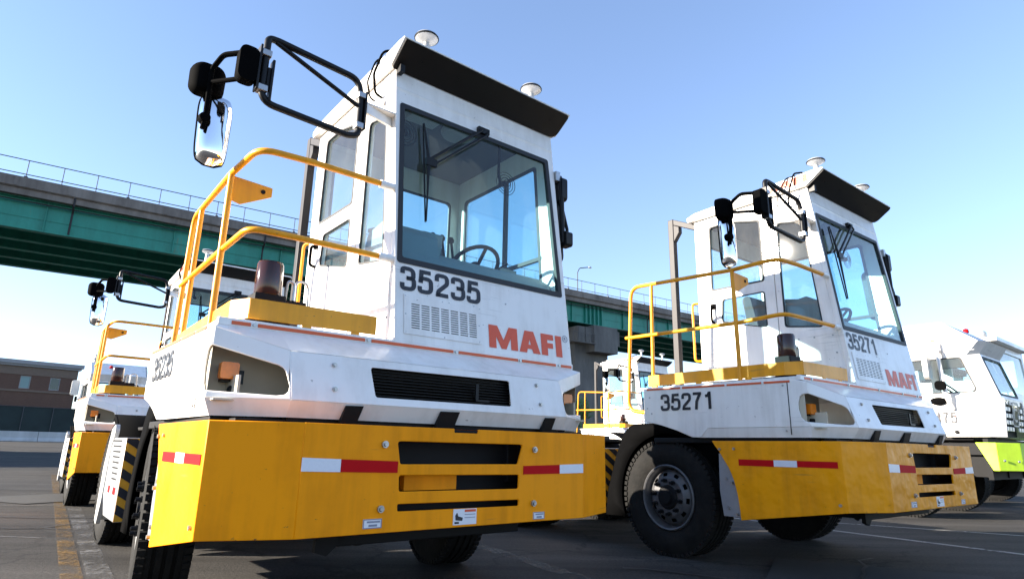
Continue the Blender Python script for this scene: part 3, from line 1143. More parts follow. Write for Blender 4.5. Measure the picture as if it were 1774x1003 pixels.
    # roof-side lettering sits on the side of the roof
    for x in (-.019, .985):
        a = MB()
        a.lathe([(.028, -.22), (.028, -.06), (.022, -.05), (.022, -.035), (.060, -.022), (.082, -.006), (.086, .006), (.080, .018), (.055, .030), (0, .036)], (x, .66, 3.775), (0, 0, 1), 28)
        a.cyl((x, .66, 3.56), (x, .66, 3.60), .045, 14)
        ao = a.build('antenna', M['silver'], root)
        b = MB()
        b.lathe([(.087, -.004), (.090, .002), (.087, .008)], (x, .66, 3.775), (0, 0, 1), 28)
        b.build('antenna_rim', M['black'], ao)
    cbl = MB()
    cbl.tube([(-.05, .80, 3.58), (-.12, .74, 3.66), (-.30, .76, 3.60), (-.34, .80, 3.42), (-.30, .84, 3.30), (-.24, .86, 3.30)], .009, .08, 8)
    cbl.tube([(-.06, .84, 3.58), (-.14, .80, 3.64), (-.31, .84, 3.57), (-.33, .92, 3.42), (-.28, .97, 3.34), (-.24, .98, 3.33)], .007, .08, 8)
    cbl.build('roof_cable', M['plastic'], root)
    bc = MB().lathe([(.05, 0), (.06, .02), (.06, .07), (.05, .08), (0, .085)], (-.05, 1.93, 3.53), (0, 0, 1), 18)
    bc.build('roof_vent', M['silver'], root)
    # ---------------- railing
    rl = MB()
    r = .019
    rl.tube([(-.24, .575, 2.517), (-.78, .575, 2.52), (-1.075, .60, 2.52), (-1.108, 1.01, 2.50), (-1.05, 2.25, 2.585), (-1.05, 2.33, 1.30), (-1.05, 2.02, 1.27)], r, .12, 12)
    rl.tube([(-.24, .525, 2.024), (-.80, .545, 2.03), (-1.085, .57, 2.034), (-1.10, 1.00, 2.015), (-1.06, 2.33, 2.05)], r * .95, .10, 12)
    rl.tube([(-1.108, 1.01, 2.50), (-1.108, 1.003, 1.50)], r, 0, 12)
    rl.tube([(-1.06, 1.97, 2.565), (-1.06, 1.99, 1.50)], r * .95, 0, 12)
    for y, z in ((.575, 2.517), (.525, 2.024)):
        rl.cyl((-.335, y, z), (-.238, y, z), .026, 12, 1)
    rail = rl.build('railing', [M['rail_yellow'], M['white']], root, smooth=50)
    br = MB()
    br.plate(rpoly([(-1.10, 2.33), (-1.04, 2.315), (-.86, 2.41), (-.86, 2.47), (-1.10, 2.485)], .008), [], fr_y(1.006), .007, 0)
    br.cyl((-.915, 1.001, 2.43), (-.915, 1.016, 2.43), .014, 10, 1)
    br.build('railing_bracket', [M['rail_yellow'], M['frame']], rail, smooth=0)
    # kick board round the deck
    kb = MB()
    th = .008
    z0, z1 = 1.525, 1.632

    def board(a, b, za=z0, zb_=z1):
        a, b = Vector(a), Vector(b)
        d = (b - a).normalized(); n_ = Vector((-d.y, d.x)) * th
        kb.hexa([(a.x, a.y, za), (b.x, b.y, za), (b.x + n_.x, b.y + n_.y, za), (a.x + n_.x, a.y + n_.y, za)],
                [(a.x, a.y, zb_), (b.x, b.y, zb_), (b.x + n_.x, b.y + n_.y, zb_), (a.x + n_.x, a.y + n_.y, zb_)])
    board((-1.055, .47), (-.352, .445))
    board((-1.118, .60), (-1.057, .472))
    board((-1.085, 2.03), (-1.118, .602))
    for x in (-.78, -.50):
        kb.box(x, x + .05, .452, .46, 1.50, 1.53)
    for y in (.9, 1.4, 1.9):
        kb.box(-1.11, -1.10, y, y + .06, 1.50, 1.53)
    kb.build('kick_board', M['rail_yellow'], root, bevel=.002, smooth=30)
    # ---------------- beacon
    b = MB()
    b.box(-.98, -.80, .58, .76, 1.50, 1.56)
    b.box(-1.00, -.83, .60, .74, 1.56, 1.70)
    b.box(-.83, -.70, .64, .72, 1.60, 1.69)
    be = b.build('beacon', M['frame'], root, bevel=.006)
    MB().lathe([(.070, 0), (.074, .01), (.072, .175), (.066, .19), (0, .195)], (-.915, .67, 1.70), (0, 0, 1), 28).build('beacon_lens', M['beacon'], be)
    bt = MB()
    bt.tube([(-.76, .68, 1.69), (-.76, .68, 1.82), (-.68, .70, 1.82), (-.66, .72, 1.55)], .007, .06, 8)
    bt.tube([(-.82, .66, 1.69), (-.82, .64, 1.80), (-.78, .64, 1.79), (-.78, .64, 1.69)], .008, .04, 8)
    bt.build('beacon_cable', M['bolt'], be)
    # ---------------- left arm mirror
    ym = .633
    mf = MB()
    mf.tube([(-1.098, ym, 3.02), (-1.098, ym, 3.245), (-1.03, ym, 3.248), (-.51, ym, 3.212), (-.487, ym, 3.05), (-.487, ym, 2.82), (-.56, ym, 2.80), (-1.10, ym, 2.825), (-1.098, ym, 3.03)], .021, .09, 12)
    mf.tube([(-1.05, ym, 3.235), (-.49, ym, 3.02)], .014, 0, 10)
    mirror = mf.build('mirror_arm', M['black'], root, smooth=50)
    for hx, zs, px, pz in ((-.485, (3.10, 2.885), -.4565, (2.86, 3.13)), (-1.0975, (3.13, 2.90), -1.1275, (2.88, 3.17))):
        hg = MB()
        for z in zs:
            hg.box(hx - .030, hx + .026, ym - .03, ym + .03, z - .02, z + .02, 1)
        hg.box(px - .012, px + .0, ym - .035, ym + .035, pz[0], pz[1], 0)
        if hx < -1:
            hg.box(-1.062, -1.047, ym - .03, ym + .03, 2.83, 3.10, 0)
            hg.box(-1.08, -1.06, ym - .012, ym + .012, 2.9, 3.05, 0)
        else:
            hg.box(-.455, -.24, ym - .02, ym + .12, 3.055, 3.068, 2)
            hg.hexa([(-.452, ym - .02, 2.99), (-.24, ym + .04, 2.99), (-.24, ym + .06, 2.99), (-.452, ym, 2.99)], [(-.452, ym - .02, 3.06), (-.24, ym + .04, 3.06), (-.24, ym + .06, 3.06), (-.452, ym, 3.06)], 2)
        hg.build('mirror_hinge', [M['black'], M['bolt'], M['white']], mirror, bevel=.004)
    ar = MB()
    ar.plate(rpoly([(-.06, -.11), (.05, -.11), (.05, .11), (-.06, .11)], .04), [], (lambda u, v, t: (-1.185 + u, ym - .03 + t, 3.02 + v)), .075)
    ar.box(-1.14, -1.12, ym - .02, ym + .02, 2.93, 3.10)
    ar.tube([(-1.20, ym, 3.10), (-1.30, ym + .12, 3.10), (-1.335, ym + .20, 3.03), (-1.325, ym + .23, 2.72), (-1.33, ym + .24, 2.66)], .016, .07, 10)
    ar.tube([(-1.20, ym, 2.93), (-1.33, ym + .20, 2.945)], .014, 0, 10)
    ar.lathe([(0, -.035), (.03, -.03), (.034, 0), (.03, .03), (0, .035)], (-1.328, ym + .245, 2.73), (0, 1, 0), 14)
    ar.build('mirror_bracket', M['plastic'], mirror, bevel=.004)

    def shell(cx_, cy_, cz_, w0, w1, h, d, back, name, m, tilt=0.0):
        """rounded mirror housing, bulging towards the front"""
        o = MB()
        nlev = 7
        rings = []
        for k in range(nlev):
            t = k / (nlev - 1)
            s = math.cos(t * math.pi / 2) ** .55 if t < 1 else 0.05
            dep = -d * math.sin(t * math.pi / 2)
            pl = rpoly([(-w1 / 2 * s, -h / 2 * (s * .4 + .6 if t < 1 else .05) * 1), (w1 / 2 * s, -h / 2 * (s * .4 + .6 if t < 1 else .05)), (w0 / 2 * s, h / 2 * (s * .4 + .6 if t < 1 else .05)), (-w0 / 2 * s, h / 2 * (s * .4 + .6 if t < 1 else .05))], .055 * max(s, .05), 6)
            rings.append([(cx_ + u + tilt * w, cy_ + dep, cz_ + w) for u, w in pl])
        n = len(rings[0])
        vs_ = [p for r_ in rings for p in r_]
        fs_ = [(i * n + k, i * n + (k + 1) % n, (i + 1) * n + (k + 1) % n, (i + 1) * n + k) for i in range(nlev - 1) for k in range(n)]
        fs_.append(tuple(range((nlev - 1) * n, nlev * n)))
        o.add(vs_, fs_)
        ob_ = o.build(name, m, mirror, smooth=60)
        g = MB()
        g.add([(p[0], p[1] + .004, p[2]) for p in rings[0]], [tuple(range(n))])
        g.build('mirror_glass', M['chrome'], ob_, smooth=0)
        return ob_
    shell(-1.335, .93, 2.985, .20, .19, .20, .09, 0, 'wide_mirror', M['plastic'])
    tm = MB()
    nz, na = 21, 17
    vs_ = []
    for i in range(nz):
        t_ = -1 + 2 * i / (nz - 1)
        e_ = (1 - abs(t_) ** 5) ** (1 / 3.2) if abs(t_) < 1 else 0.0
        z_ = 2.705 + .222 * t_
        wz = (.089 + .006 * t_) * (.35 + .65 * e_)
        dz = .085 * (.15 + .85 * e_)
        xc = -1.258 - .004 * t_
        for k in range(na):
            a_ = math.pi * k / (na - 1)
            cx_ = math.copysign(abs(math.cos(a_)) ** .75, math.cos(a_))
            vs_.append((xc - wz * cx_, .96 - dz * math.sin(a_) ** .8, z_))
    fs_ = [(i * na + k, i * na + k + 1, (i + 1) * na + k + 1, (i + 1) * na + k) for i in range(nz - 1) for k in range(na - 1)]
    fs_.append(tuple(range(na)))
    fs_.append(tuple(range((nz - 1) * na, nz * na)))
    tm.add(vs_, fs_)
    tmo = tm.build('tall_mirror', M['chrome'], mirror, smooth=75)
    g = MB()
    back = [vs_[i * na] for i in range(nz)] + [vs_[i * na + na - 1] for i in reversed(range(nz))]
    g.add([(p[0], p[1] + .003, p[2]) for p in back], [tuple(range(len(back)))])
    g.build('mirror_glass', M['chrome'], tmo, smooth=0)
    rm_ = MB()
    rm_.tube([(p[0], p[1] + .002, p[2]) for p in back + back[:1]], .006, 0, 6)
    rm_.build('mirror_rim', M['plastic'], tmo)
    # ---------------- folded mirror on the driver's side
    fm2 = MB()
    fm2.box(1.215, 1.26, .60, .68, 3.02, 3.10, 1)
    fm2.tube([(1.27, .62, 3.07), (1.275, .60, 2.86), (1.285, .60, 2.50)], .020, 0, 10)
    fm2.tube([(1.26, .70, 2.98), (1.30, .62, 2.80), (1.335, .60, 2.62), (1.33, .60, 2.52)], .014, .08, 10)
    fm2.plate(rpoly(rect(-.05, .05, -.10, .10), .03), [], (lambda u, v, t: (1.262 + t, .63 + u, 2.96 + v)), .06)
    fm2.plate(rpoly(rect(-.05, .05, -.06, .06), .02), [], (lambda u, v, t: (1.28 + t, .60 + u, 2.53 + v)), .07)
    fo2 = fm2.build('folded_mirror', [M['black'], M['bolt']], root, bevel=.004)
    mh = MB()
    mh.plate(rpoly([(.62, 2.34), (.84, 2.34), (.88, 2.90), (.66, 2.90)], .06), [], (lambda u, v, t: (1.245 + t, u, v)), .075)
    mh.build('mirror_housing', M['postgrey'], fo2, bevel=.015)
    # ---------------- wipers
    wp = MB()

    def on(u, v, d):
        return (u, cab_y(v) - d, v)
    wp.tube([on(.47, 3.205, .03), on(.44, 3.17, .05), on(-.01, 2.775, .045)], .011, 0, 8)
    wp.tube([on(.52, 3.19, .03), on(.49, 3.15, .05), on(.03, 2.75, .045)], .009, 0, 8)
    wp.tube([on(-.035, 3.06, .030), on(-.008, 2.77, .04), on(-.028, 2.32, .030)], [.005, .012, .005], 0, 6)
    wp.tube([on(-.035, 3.06, .018), on(-.028, 2.32, .018)], .006, 0, 6)
    wp.box(-.03, .05, cab_y(2.76) - .055, cab_y(2.76) - .03, 2.735, 2.79)
    wp.box(.44, .54, cab_y(3.2) - .03, cab_y(3.2), 3.18, 3.225)
    wp.build('wiper', M['black'], root)
    # ---------------- post frame behind the cab, grab handle
    pf = MB()
    pf.box(-.215, -.150, 2.30, 2.375, 1.0, 3.585)
    pf.hexa([(-.213, 1.99, 3.36), (-.152, 1.99, 3.36), (-.152, 2.299, 3.51), (-.213, 2.299, 3.51)], [(-.213, 1.99, 3.43), (-.152, 1.99, 3.43), (-.152, 2.299, 3.58), (-.213, 2.299, 3.58)])
    pf.hexa([(-.213, 2.22, 3.40), (-.152, 2.22, 3.40), (-.152, 2.299, 3.30), (-.213, 2.299, 3.30)], [(-.213, 2.22, 3.47), (-.152, 2.22, 3.47), (-.152, 2.299, 3.51), (-.213, 2.299, 3.51)])
    pf.build('rear_post_frame', M['postgrey'], root, bevel=.006)
    gh = MB()
    gh.tube([(-.21, 1.995, 2.50), (-.255, 2.06, 2.50), (-.255, 2.06, 1.86), (-.21, 1.995, 1.86)], .013, .05, 10)
    gh.build('grab_handle', M['rail_yellow'], root)
    # ---------------- mudguards
    for s in (-1, 1):
        mg = MB()
        yc, zc_ = 1.79, .505
        pr_ = [(y, z) for y, z in rpoly([(1.10, .98), (1.20, 1.165), (2.26, 1.165), (2.42, .86), (2.54, .52), (2.575, .288)], [0, .12, .22, .4, .4, 0], 6)]
        n = len(pr_)
        xo = 1.145
        vs_ = []
        for (y, z) in pr_:
            vs_ += [(s * xo, y, z), (s * .82, y, z)]
        mg.add(vs_, [(2 * i, 2 * i + 1, 2 * i + 3, 2 * i + 2) for i in range(n - 1)])
        # side plate round the tyre
        vs_ = []
        for i, (y, z) in enumerate(pr_):
            w = R(150 - 178 * i / (n - 1))
            vs_ += [(s * xo, y, z), (s * xo, yc - .565 * math.cos(R(30 + 172 * i / (n - 1))), zc_ + .565 * math.sin(R(30 + 172 * i / (n - 1))))]
        mg.add(vs_, [(2 * i, 2 * i + 1, 2 * i + 3, 2 * i + 2) for i in range(n - 1)])
        mg.add([(s * .82, y, z) for y, z in pr_] + [(s * .82, 1.9, .4), (s * .82, yc, .45)], [tuple(range(n + 2))])
        o = mg.build('mudguard', M['plastic'], root, smooth=50, fix=False)
        sm = o.modifiers.new('thickness', 'SOLIDIFY')
        sm.thickness = .008
    # ---------------- box and rear half
    bb = MB()
    bb.plate([(2.64, .34), (3.18, .34), (3.34, .48), (3.34, .86), (3.24, .93), (2.64, .93)], [], (lambda u, v, t: (-1.20 + t, u, v)), .58)
    box = bb.build('battery_box', M['grey'], root, bevel=.008)
    hz = MB()
    f2 = fr_y(2.634)
    hz.plate(rect(-1.198, -.63, .345, .925), [], f2, .004, 0)
    f3 = fr_y(2.631)
    for k in range(-3, 9):
        z = .30 + k * .125
        pl = [(-1.198, z + .10), (-1.198, z + .165), (-.63, z - .21), (-.63, z - .275)]
        clip = [p for p in pl]
        lo, hi = .348, .922
        # clip to the panel height
        def cl(poly, zc_, keep):
            o = []
            for i in range(len(poly)):
                a, b = poly[i], poly[(i + 1) % len(poly)]
                ia, ib = keep(a[1], zc_), keep(b[1], zc_)
                if ia: o.append(a)
                if ia != ib:
                    t = (zc_ - a[1]) / (b[1] - a[1])
                    o.append((a[0] + (b[0] - a[0]) * t, zc_))
            return o
        clip = cl(clip, lo, lambda v, c: v >= c)
        clip = cl(clip, hi, lambda v, c: v <= c) if len(clip) > 2 else clip
        if len(clip) > 2:
            hz.add([f3(u, v, 0) for u, v in clip], [tuple(range(len(clip)))], 1)
    hz.build('hazard_panel', [M['hazyellow'], M['ink']], box, smooth=0)
    sl_ = MB()
    for k in range(8):
        z = .90 - k * .04
        sl_.box(-1.2025, -1.199, 2.82, 3.25 - .03 * k, z, z + .012)
    sl_.build('vent_slots', M['frame'], box, smooth=0)
    tape([(rect(2.76, 2.88, .52, .57), 0), (rect(2.881, 3.0, .52, .57), 1), (rect(3.001, 3.12, .52, .57), 0)], (lambda u, v, t: (-1.2035 + t, u, v))).build('reflector_tape', RW, box, smooth=0)
    tk = MB()
    tk.plate(rpoly(rect(2.65, 3.5, .42, .95), .12), [], (lambda u, v, t: (.66 + t, u, v)), .55)
    tk.build('fuel_tank', M['frame'], root, smooth=40)
    fw = MB()
    fw.lathe([(.0, .0), (.46, .0), (.48, .02), (.48, .06), (.0, .06)], (0, 4.25, 1.03), (0, 0, 1), 32)
    fw.build('fifth_wheel', M['frame'], root)
    for s in (-1, 1):
        rfm = MB()
        vs_ = []
        for k in range(17):
            a = R(-28 + k * 7.2)
            vs_ += [(s * 1.10, 4.28 - .62 * math.cos(a), .53 + .62 * math.sin(a)), (s * .62, 4.28 - .62 * math.cos(a), .53 + .62 * math.sin(a))]
        rfm.add(vs_, [(2 * i, 2 * i + 1, 2 * i + 3, 2 * i + 2) for i in range(16)])
        vs2 = []
        for i in range(17):
            a = R(-28 + i * 7.2)
            vs2 += [vs_[2 * i], (s * 1.10, 4.28 - .56 * math.cos(a), .53 + .56 * math.sin(a))]
        rfm.add(vs2, [(2 * i, 2 * i + 1, 2 * i + 3, 2 * i + 2) for i in range(16)])
        o = rfm.build('rear_fender', M['plastic'], root, smooth=50, fix=False)
        sm = o.modifiers.new('thickness', 'SOLIDIFY')
        sm.thickness = .01
    spl = MB()
    spl.plate(rpoly([(3.50, .24), (3.62, .27), (3.61, .68), (3.47, 1.0), (3.30, 1.04), (3.26, .98), (3.38, .85), (3.42, .42)], .03), [], (lambda u, v, t: (-1.20 + t, u, v)), .03)
    spl.plate([(3.59, .27), (3.62, .27), (3.61, .68), (3.58, .68)], [], (lambda u, v, t: (-1.168 + t, u, v)), .5)
    spl.build('splash_panel', M['silver'], root, bevel=.008)
    for s in (-1, 1):
        wheel(root, 1.79, s, False, True)
        wheel(root, 4.28, s, True, False)
    return root


def stroke(mb, pts, w, fn, bend=0.0, m=0):
    p3 = fillet([(p[0], p[1], 0) for p in pts], bend, 8) if bend else [Vector((p[0], p[1], 0)) for p in pts]
    n = len(p3)
    vs = []
    for i in range(n):
        d0 = (p3[i] - p3[i - 1]).normalized() if i else (p3[1] - p3[0]).normalized()
        d1 = (p3[i + 1] - p3[i]).normalized() if i < n - 1 else d0
        t = (d0 + d1).normalized()
        nn = Vector((-t.y, t.x, 0))
        k = w / 2 / max(.5, nn.dot(Vector((-d0.y, d0.x, 0))))
        vs += [fn(*(p3[i] + nn * k).xy, 0), fn(*(p3[i] - nn * k).xy, 0)]
    mb.add(vs, [(2 * i, 2 * i + 1, 2 * i + 3, 2 * i + 2) for i in range(n - 1)], m)


DIGITS = {
    '3': [[(.075, .70), (.075, .925), (.485, .925), (.485, .525), (.22, .525)], [(.22, .525), (.505, .525), (.505, .075), (.06, .075), (.06, .31)]],
    '5': [[(.50, .925), (.135, .925), (.095, .44)], [(.09, .50), (.14, .645), (.505, .645), (.505, .075), (.06, .075), (.06, .29)]],
    '2': [[(.075, .66), (.075, .925), (.495, .925), (.495, .60), (.13, .22), (.10, .0)], [(.04, .075), (.53, .075)]],
    '7': [[(.03, .925), (.53, .925)], [(.455, .93), (.24, .46), (.20, 0)]],
    '1': [[(.33, 0), (.33, 1.0)], [(.08, .755), (.24, .77), (.32, .93)]],
    '4': [[(.40, 0), (.40, 1.0)], [(.40, .96), (.07, .27), (.55, .27)]],
}


def digits_mb(txt, box, fn, sw=.168, pitch=.67):
    u0, u1, v0, v1 = box
    wtot = pitch * (len(txt) - 1) + .56
    mb = MB()
    for i, ch in enumerate(txt):
        for path in DIGITS[ch]:
            sharp = (ch == '5' and len(path) == 3) or ch in '14' or len(path) == 2
            f2 = lambda u, v, t, i=i: fn(u0 + (i * pitch + u) / wtot * (u1 - u0), v0 + v * (v1 - v0), 0)
            stroke(mb, path, sw, f2, 0 if sharp else (.10 if ch == '7' else .21))
    return mb


def bold_logo(box, fn):
    """four heavy block letters filled into the box"""
    u0, u1, v0, v1 = box
    S = lambda p: (u0 + p[0] / 100.0 * (u1 - u0), v0 + p[1] / 23.0 * (v1 - v0))
    mb = MB()
    m_ = [(0, 0), (0, 23), (11, 23), (18.5, 9), (26, 23), (37, 23), (37, 0), (28, 0), (28, 12), (21.5, 0), (15.5, 0), (9, 12), (9, 0)]
    a_ = [(39, 0), (47.5, 23), (59.5, 23), (68, 0), (58, 0), (56.6, 4.2), (50.4, 4.2), (49, 0)]
    ah = [(51.8, 8.6), (55.2, 8.6), (53.5, 14.6)]
    f_ = [(70, 0), (70, 23), (88, 23), (88, 17), (79, 17), (79, 13.6), (87, 13.6), (87, 8), (79, 8), (79, 0)]
    i_ = [(91, 0), (91, 23), (100, 23), (100, 0)]
    mb.plate([S(p) for p in m_], [], fn, .001)
    mb.plate([S(p) for p in a_], [[S(p) for p in ah]], fn, .001)
    mb.plate([S(p) for p in f_], [], fn, .001)
    mb.plate([S(p) for p in i_], [], fn, .001)
    return mb


def decals(root, number, side=True, roof=True):
    kids = {c.name.split('.')[0]: c for c in root.children}
    cab, body, rf = kids['cab'], kids['nose_body'], kids['roof']
    fn = lambda u, v, t: (u, cab_y(v) - .003 + t, v)
    if number:
        o = digits_mb(number, (-.199, .400, 1.830, 1.984), fn).build('number_decal', M['ink'], cab, smooth=0)
        o['own'] = 1
        if side:
            xx = -1.2375
            o = digits_mb(number, (0, 1, 0, 1), (lambda u, v, t: (xx, 1.765 - u * .570, 1.272 + v * .150))).build('number_decal', M['ink'], body, smooth=0)
            o['own'] = 1
    o = bold_logo((.462, 1.124, 1.549, 1.704), fn).build('logo_decal', M['logo'], cab, smooth=0)
    o['own'] = 1
    rg = MB()
    cu, cv = 1.162, 1.690
    for a, b in ((.026, .022),):
        out = [(cu + a * math.cos(2 * math.pi * k / 28), cv + a * math.sin(2 * math.pi * k / 28)) for k in range(28)]
        inn = [(cu + b * math.cos(2 * math.pi * k / 28), cv + b * math.sin(2 * math.pi * k / 28)) for k in range(28)]
        rg.plate(out, [inn], fn, .001)
    rg.join(text_mb('R', (cu - .009, cu + .010, cv - .012, cv + .012), fn, .02))
    o = rg.build('trademark_ring', M['stickergrey'], cab, smooth=0)
    o['own'] = 1
    if roof:
        o = bold_logo((0, 1, 0, 1), (lambda u, v, t: (-.2885, 1.12 - u * .48, 3.468 + v * .075 + u * .018))).build('logo_decal', M['orange'], rf, smooth=0)
        o['own'] = 1


T1 = dict(loc=(-.227, 3.383, 0), yaw=R(38.909))
GROUP = 'white and yellow terminal trucks parked in rows'
t1 = make_truck('terminal_truck', 'nearest white and yellow terminal truck, numbered 35235, large in the foreground', GROUP)
t1.location = T1['loc']
t1.rotation_euler = (0, 0, T1['yaw'])


def lane(dx, dy, yaw=T1['yaw']):
    c, s = math.cos(T1['yaw']), math.sin(T1['yaw'])
    return (T1['loc'][0] + c * dx - s * dy, T1['loc'][1] + s * dx + c * dy, 0)


def more_truck(loc, yaw, label, number, side=True, dent=False, skip=()):
    r = copy_tree(t1, None, skip)
    r['label'] = label
    r.location = loc
    r.rotation_euler = (0, 0, yaw)
    if dent:
        for c in r.children:
            if c.name.startswith('bumper'):
                c.data = c.data.copy()
                c.data.materials[0] = M['yellow_dent']
    decals(r, number, side)
    return r


t2 = more_truck((3.473, 5.201, 0), R(37.657), 'white and yellow terminal truck numbered 35271 with a dented bumper', '35271', dent=True)
t3 = more_truck((-4.317, 8.65, 0), R(38.436), 'terminal truck parked directly behind truck 35235, half hidden by its side', None)
t5 = more_truck((4.299, 17.619, 0), R(39.4), 'distant terminal truck numbered 35237 between the two near trucks', '35237')
t8 = more_truck(lane(12.2, 15.2), R(39.0), 'farthest terminal truck, behind the left shoulder of truck 35237', None)
decals(t1, '35235', True, False)
for c in t1.children:
    if c.name.startswith('wheel') and min(v.co.y for v in c.data.vertices) < 2:
        cx0 = sum(v.co.x for v in c.data.vertices) / len(c.data.vertices)
        pv = Vector((cx0, 1.79, 0))
        rot = Matrix.Rotation(R(-8.0), 3, 'Z')
        c.rotation_euler = (0, 0, R(-8.0))
        c.location = pv - rot @ pv

# ------------------------------------------------------------------ the other make of terminal truck, white with a lime bumper
def make_other(name, label, group=None):
    root = empty(name, (0, 0, 0), 0, label, 'terminal truck', group)
    hw, X0 = .66, -.59
    # cab body: front fascia, chamfered corners, raked windscreen, raised roof
    b = MB()
    zb, zs, zw, zr0, zr1 = 1.17, 1.76, 1.80, 2.42, 2.60
    prof_side = [(.18, zb), (.95, zb), (1.0, 1.30), (1.95, 1.30), (1.95, 2.96), (.58, 2.94), (.06, zr1), (.15, zr0), (-.02, zs), (.0, 1.5)]
    prof_side = [(.06, 1.20), (.60, 1.20), (.66, 1.32), (1.95, 1.32), (1.95, 2.96), (.46, 2.94), (.02, zr1), (.20, zr0 - .02), (.02, zs)]
    win = rpoly([(.115, 1.845), (.98, 1.845), (.98, 2.38), (.27, 2.38)], .05)
    win2 = rpoly([(1.08, 1.845), (1.62, 1.845), (1.62, 2.38), (1.08, 2.38)], .04)
    for s in (-1, 1):
        b.plate(prof_side, [win, win2], (lambda u, v, t, s=s: (s * (hw - t), u, v)), .05)
        # chamfered corner of the fascia
        b.add([(s * hw, .06, 1.20), (s * hw, .02, zs), (s * .50, -.14, zs), (s * .50, -.10, 1.20)], [(0, 1, 2, 3)])
        # windscreen pillar
        b.add([(s * hw, .02, zs), (s * .52, -.10, zs), (s * .52, .06, zr0), (s * hw, .20, zr0 - .02)], [(0, 1, 2, 3)])
        b.add([(s * hw, .20, zr0 - .02), (s * .52, .06, zr0), (s * .52, -.06, zr1), (s * hw, .02, zr1)], [(0, 1, 2, 3)])
    holes = []
    for i in range(3):
        for j in range(5):
            if i == 2 and j > 2: continue
            for s in (-1, 1):
                x = s * (.46 - i * .14)
                z = 1.29 + j * .095
                holes.append(rect(min(x, x + .09), max(x, x + .09), z, z + .06))
    b.plate([(-.50, 1.20), (.50, 1.20), (.50, zs), (-.50, zs)], holes, (lambda u, v, t: (u, -.10 - .04 * (v - 1.2) / .56 + t, v)), .02)
    wsh = rpoly([(-.49, zw), (.49, zw), (.48, zr0 - .03), (-.48, zr0 - .03)], .06)
    wf = lambda u, v, t: (u, -.11 + (v - zs) / (zr0 - zs) * .17 + t, v)
    b.plate([(-.52, zs), (  .52, zs), (  .52, zr0), (-.52, zr0)], [wsh], wf, .03)
    b.add([(-.50, -.14, zs), (.50, -.14, zs), (  .52, -.10, zs + .002), (-.52, -.10, zs + .002)], [(0, 1, 2, 3)])
    b.add([(-.52, .06, zr0), (  .52, .06, zr0), (  .52, -.06, zr1), (-.52, -.06, zr1)], [(0, 1, 2, 3)])
    b.add([(-hw, .02, zr1), (-.52, -.06, zr1), (  .52, -.06, zr1), (hw, .02, zr1), (hw, .46, 2.94), (-hw, .46, 2.94)], [(0, 1, 2, 3, 4, 5)])
    b.add([(-hw, .46, 2.94), (hw, .46, 2.94), (hw, 1.95, 2.96), (-hw, 1.95, 2.96)], [(0, 1, 2, 3)])
    bw = rpoly(rect(-.45, .45, 1.9, 2.5), .05)
    b.plate(rect(-hw, hw, 1.32, 2.96), [bw], fr_y(1.90), .05)
    b.box(-hw + .05, hw - .05, .2, 1.9, 1.32, 1.36)
    b.v = [(x + X0, y, z) for x, y, z in b.v]
    cab = b.build('cab', M['white'], root, bevel=.01, smooth=30)
    g = MB().plate(wsh, [], (lambda u, v, t: wf(u + X0, v, .012)), 0, single=True).build('windscreen', M['glass'], cab, smooth=0)
    wi = rpoly([(-.46, zw + .03), (.46, zw + .03), (.45, zr0 - .06), (-.45, zr0 - .06)], .06)
    MB().plate(wsh, [wi], (lambda u, v, t: wf(u + X0, v, t - .006)), .012).build('window_seal', M['rubber'], g, smooth=0)
    for s in (-1, 1):
        for w in (win, win2):
            g = MB().plate(w, [], (lambda u, v, t, s=s: (X0 + s * (hw - .02), u, v)), 0, single=True).build('side_window', M['sideglass'], cab, smooth=0)
            cu = sum(p[0] for p in w) / len(w); cv = sum(p[1] for p in w) / len(w)
            inn = [(cu + (p[0] - cu) * .95, cv + (p[1] - cv) * .94) for p in w]
            MB().plate(w, [inn], (lambda u, v, t, s=s: (X0 + s * (hw + .004 - t), u, v)), .02).build('window_seal', M['rubber'], g, smooth=0)
    hw = 1.25
    hd = MB()
    hd.plate(rpoly([(.02, 1.20), (.0, 1.62), (.12, 1.70), (1.5, 1.74), (1.5, 1.20)], .03), [], (lambda u, v, t: (.085 + t, u, v)), 1.15)
    hd.build('hood', M['white'], root, bevel=.01)
    bk = MB()
    bk.box(-1.07, -.11, .0, .03, 1.22, 1.75)
    bk.box(-1.18, 1.18, .12, .18, .6, 1.18)
    bk.box(-.46, -.38, .1, 5.0, .62, .95)
    bk.box(.38, .46, .1, 5.0, .62, .95)
    bk.box(-1.15, 1.15, .30, 1.9, 1.16, 1.30)
    bk.box(-.9, .9, 1.2, 1.35, .42, .56)
    bk.build('chassis', M['frame'], root)
    it = MB()
    it.box(-.9, -.45, .85, 1.35, 1.36, 1.85)
    it.plate(rpoly([(1.25, 1.8), (1.42, 1.8), (1.50, 2.35), (1.38, 2.35)], .04), [], (lambda u, v, t: (-.88 + t, u, v)), .42)
    it.box(-1.18, .0, .22, .48, 1.36, 1.84)
    it.build('seat', M['seat'], cab, bevel=.02)
    sw = MB()
    sw.tube([(-.66 + .2 * math.cos(2 * math.pi * k / 20), .62 + .14 * math.sin(2 * math.pi * k / 20), 1.95 + .14 * math.sin(2 * math.pi * k / 20)) for k in range(21)], .014, 0, 6)
    sw.build('steering_wheel', M['plastic'], cab)
    # lime bumper
    lm = MB()
    za, zc_ = 1.12, .73
    pf = [(-hw, .26, 0), (-hw, .015, 0), (-.96, -.20, 0), (.96, -.20, 0), (hw, .015, 0), (hw, .26, 0)]
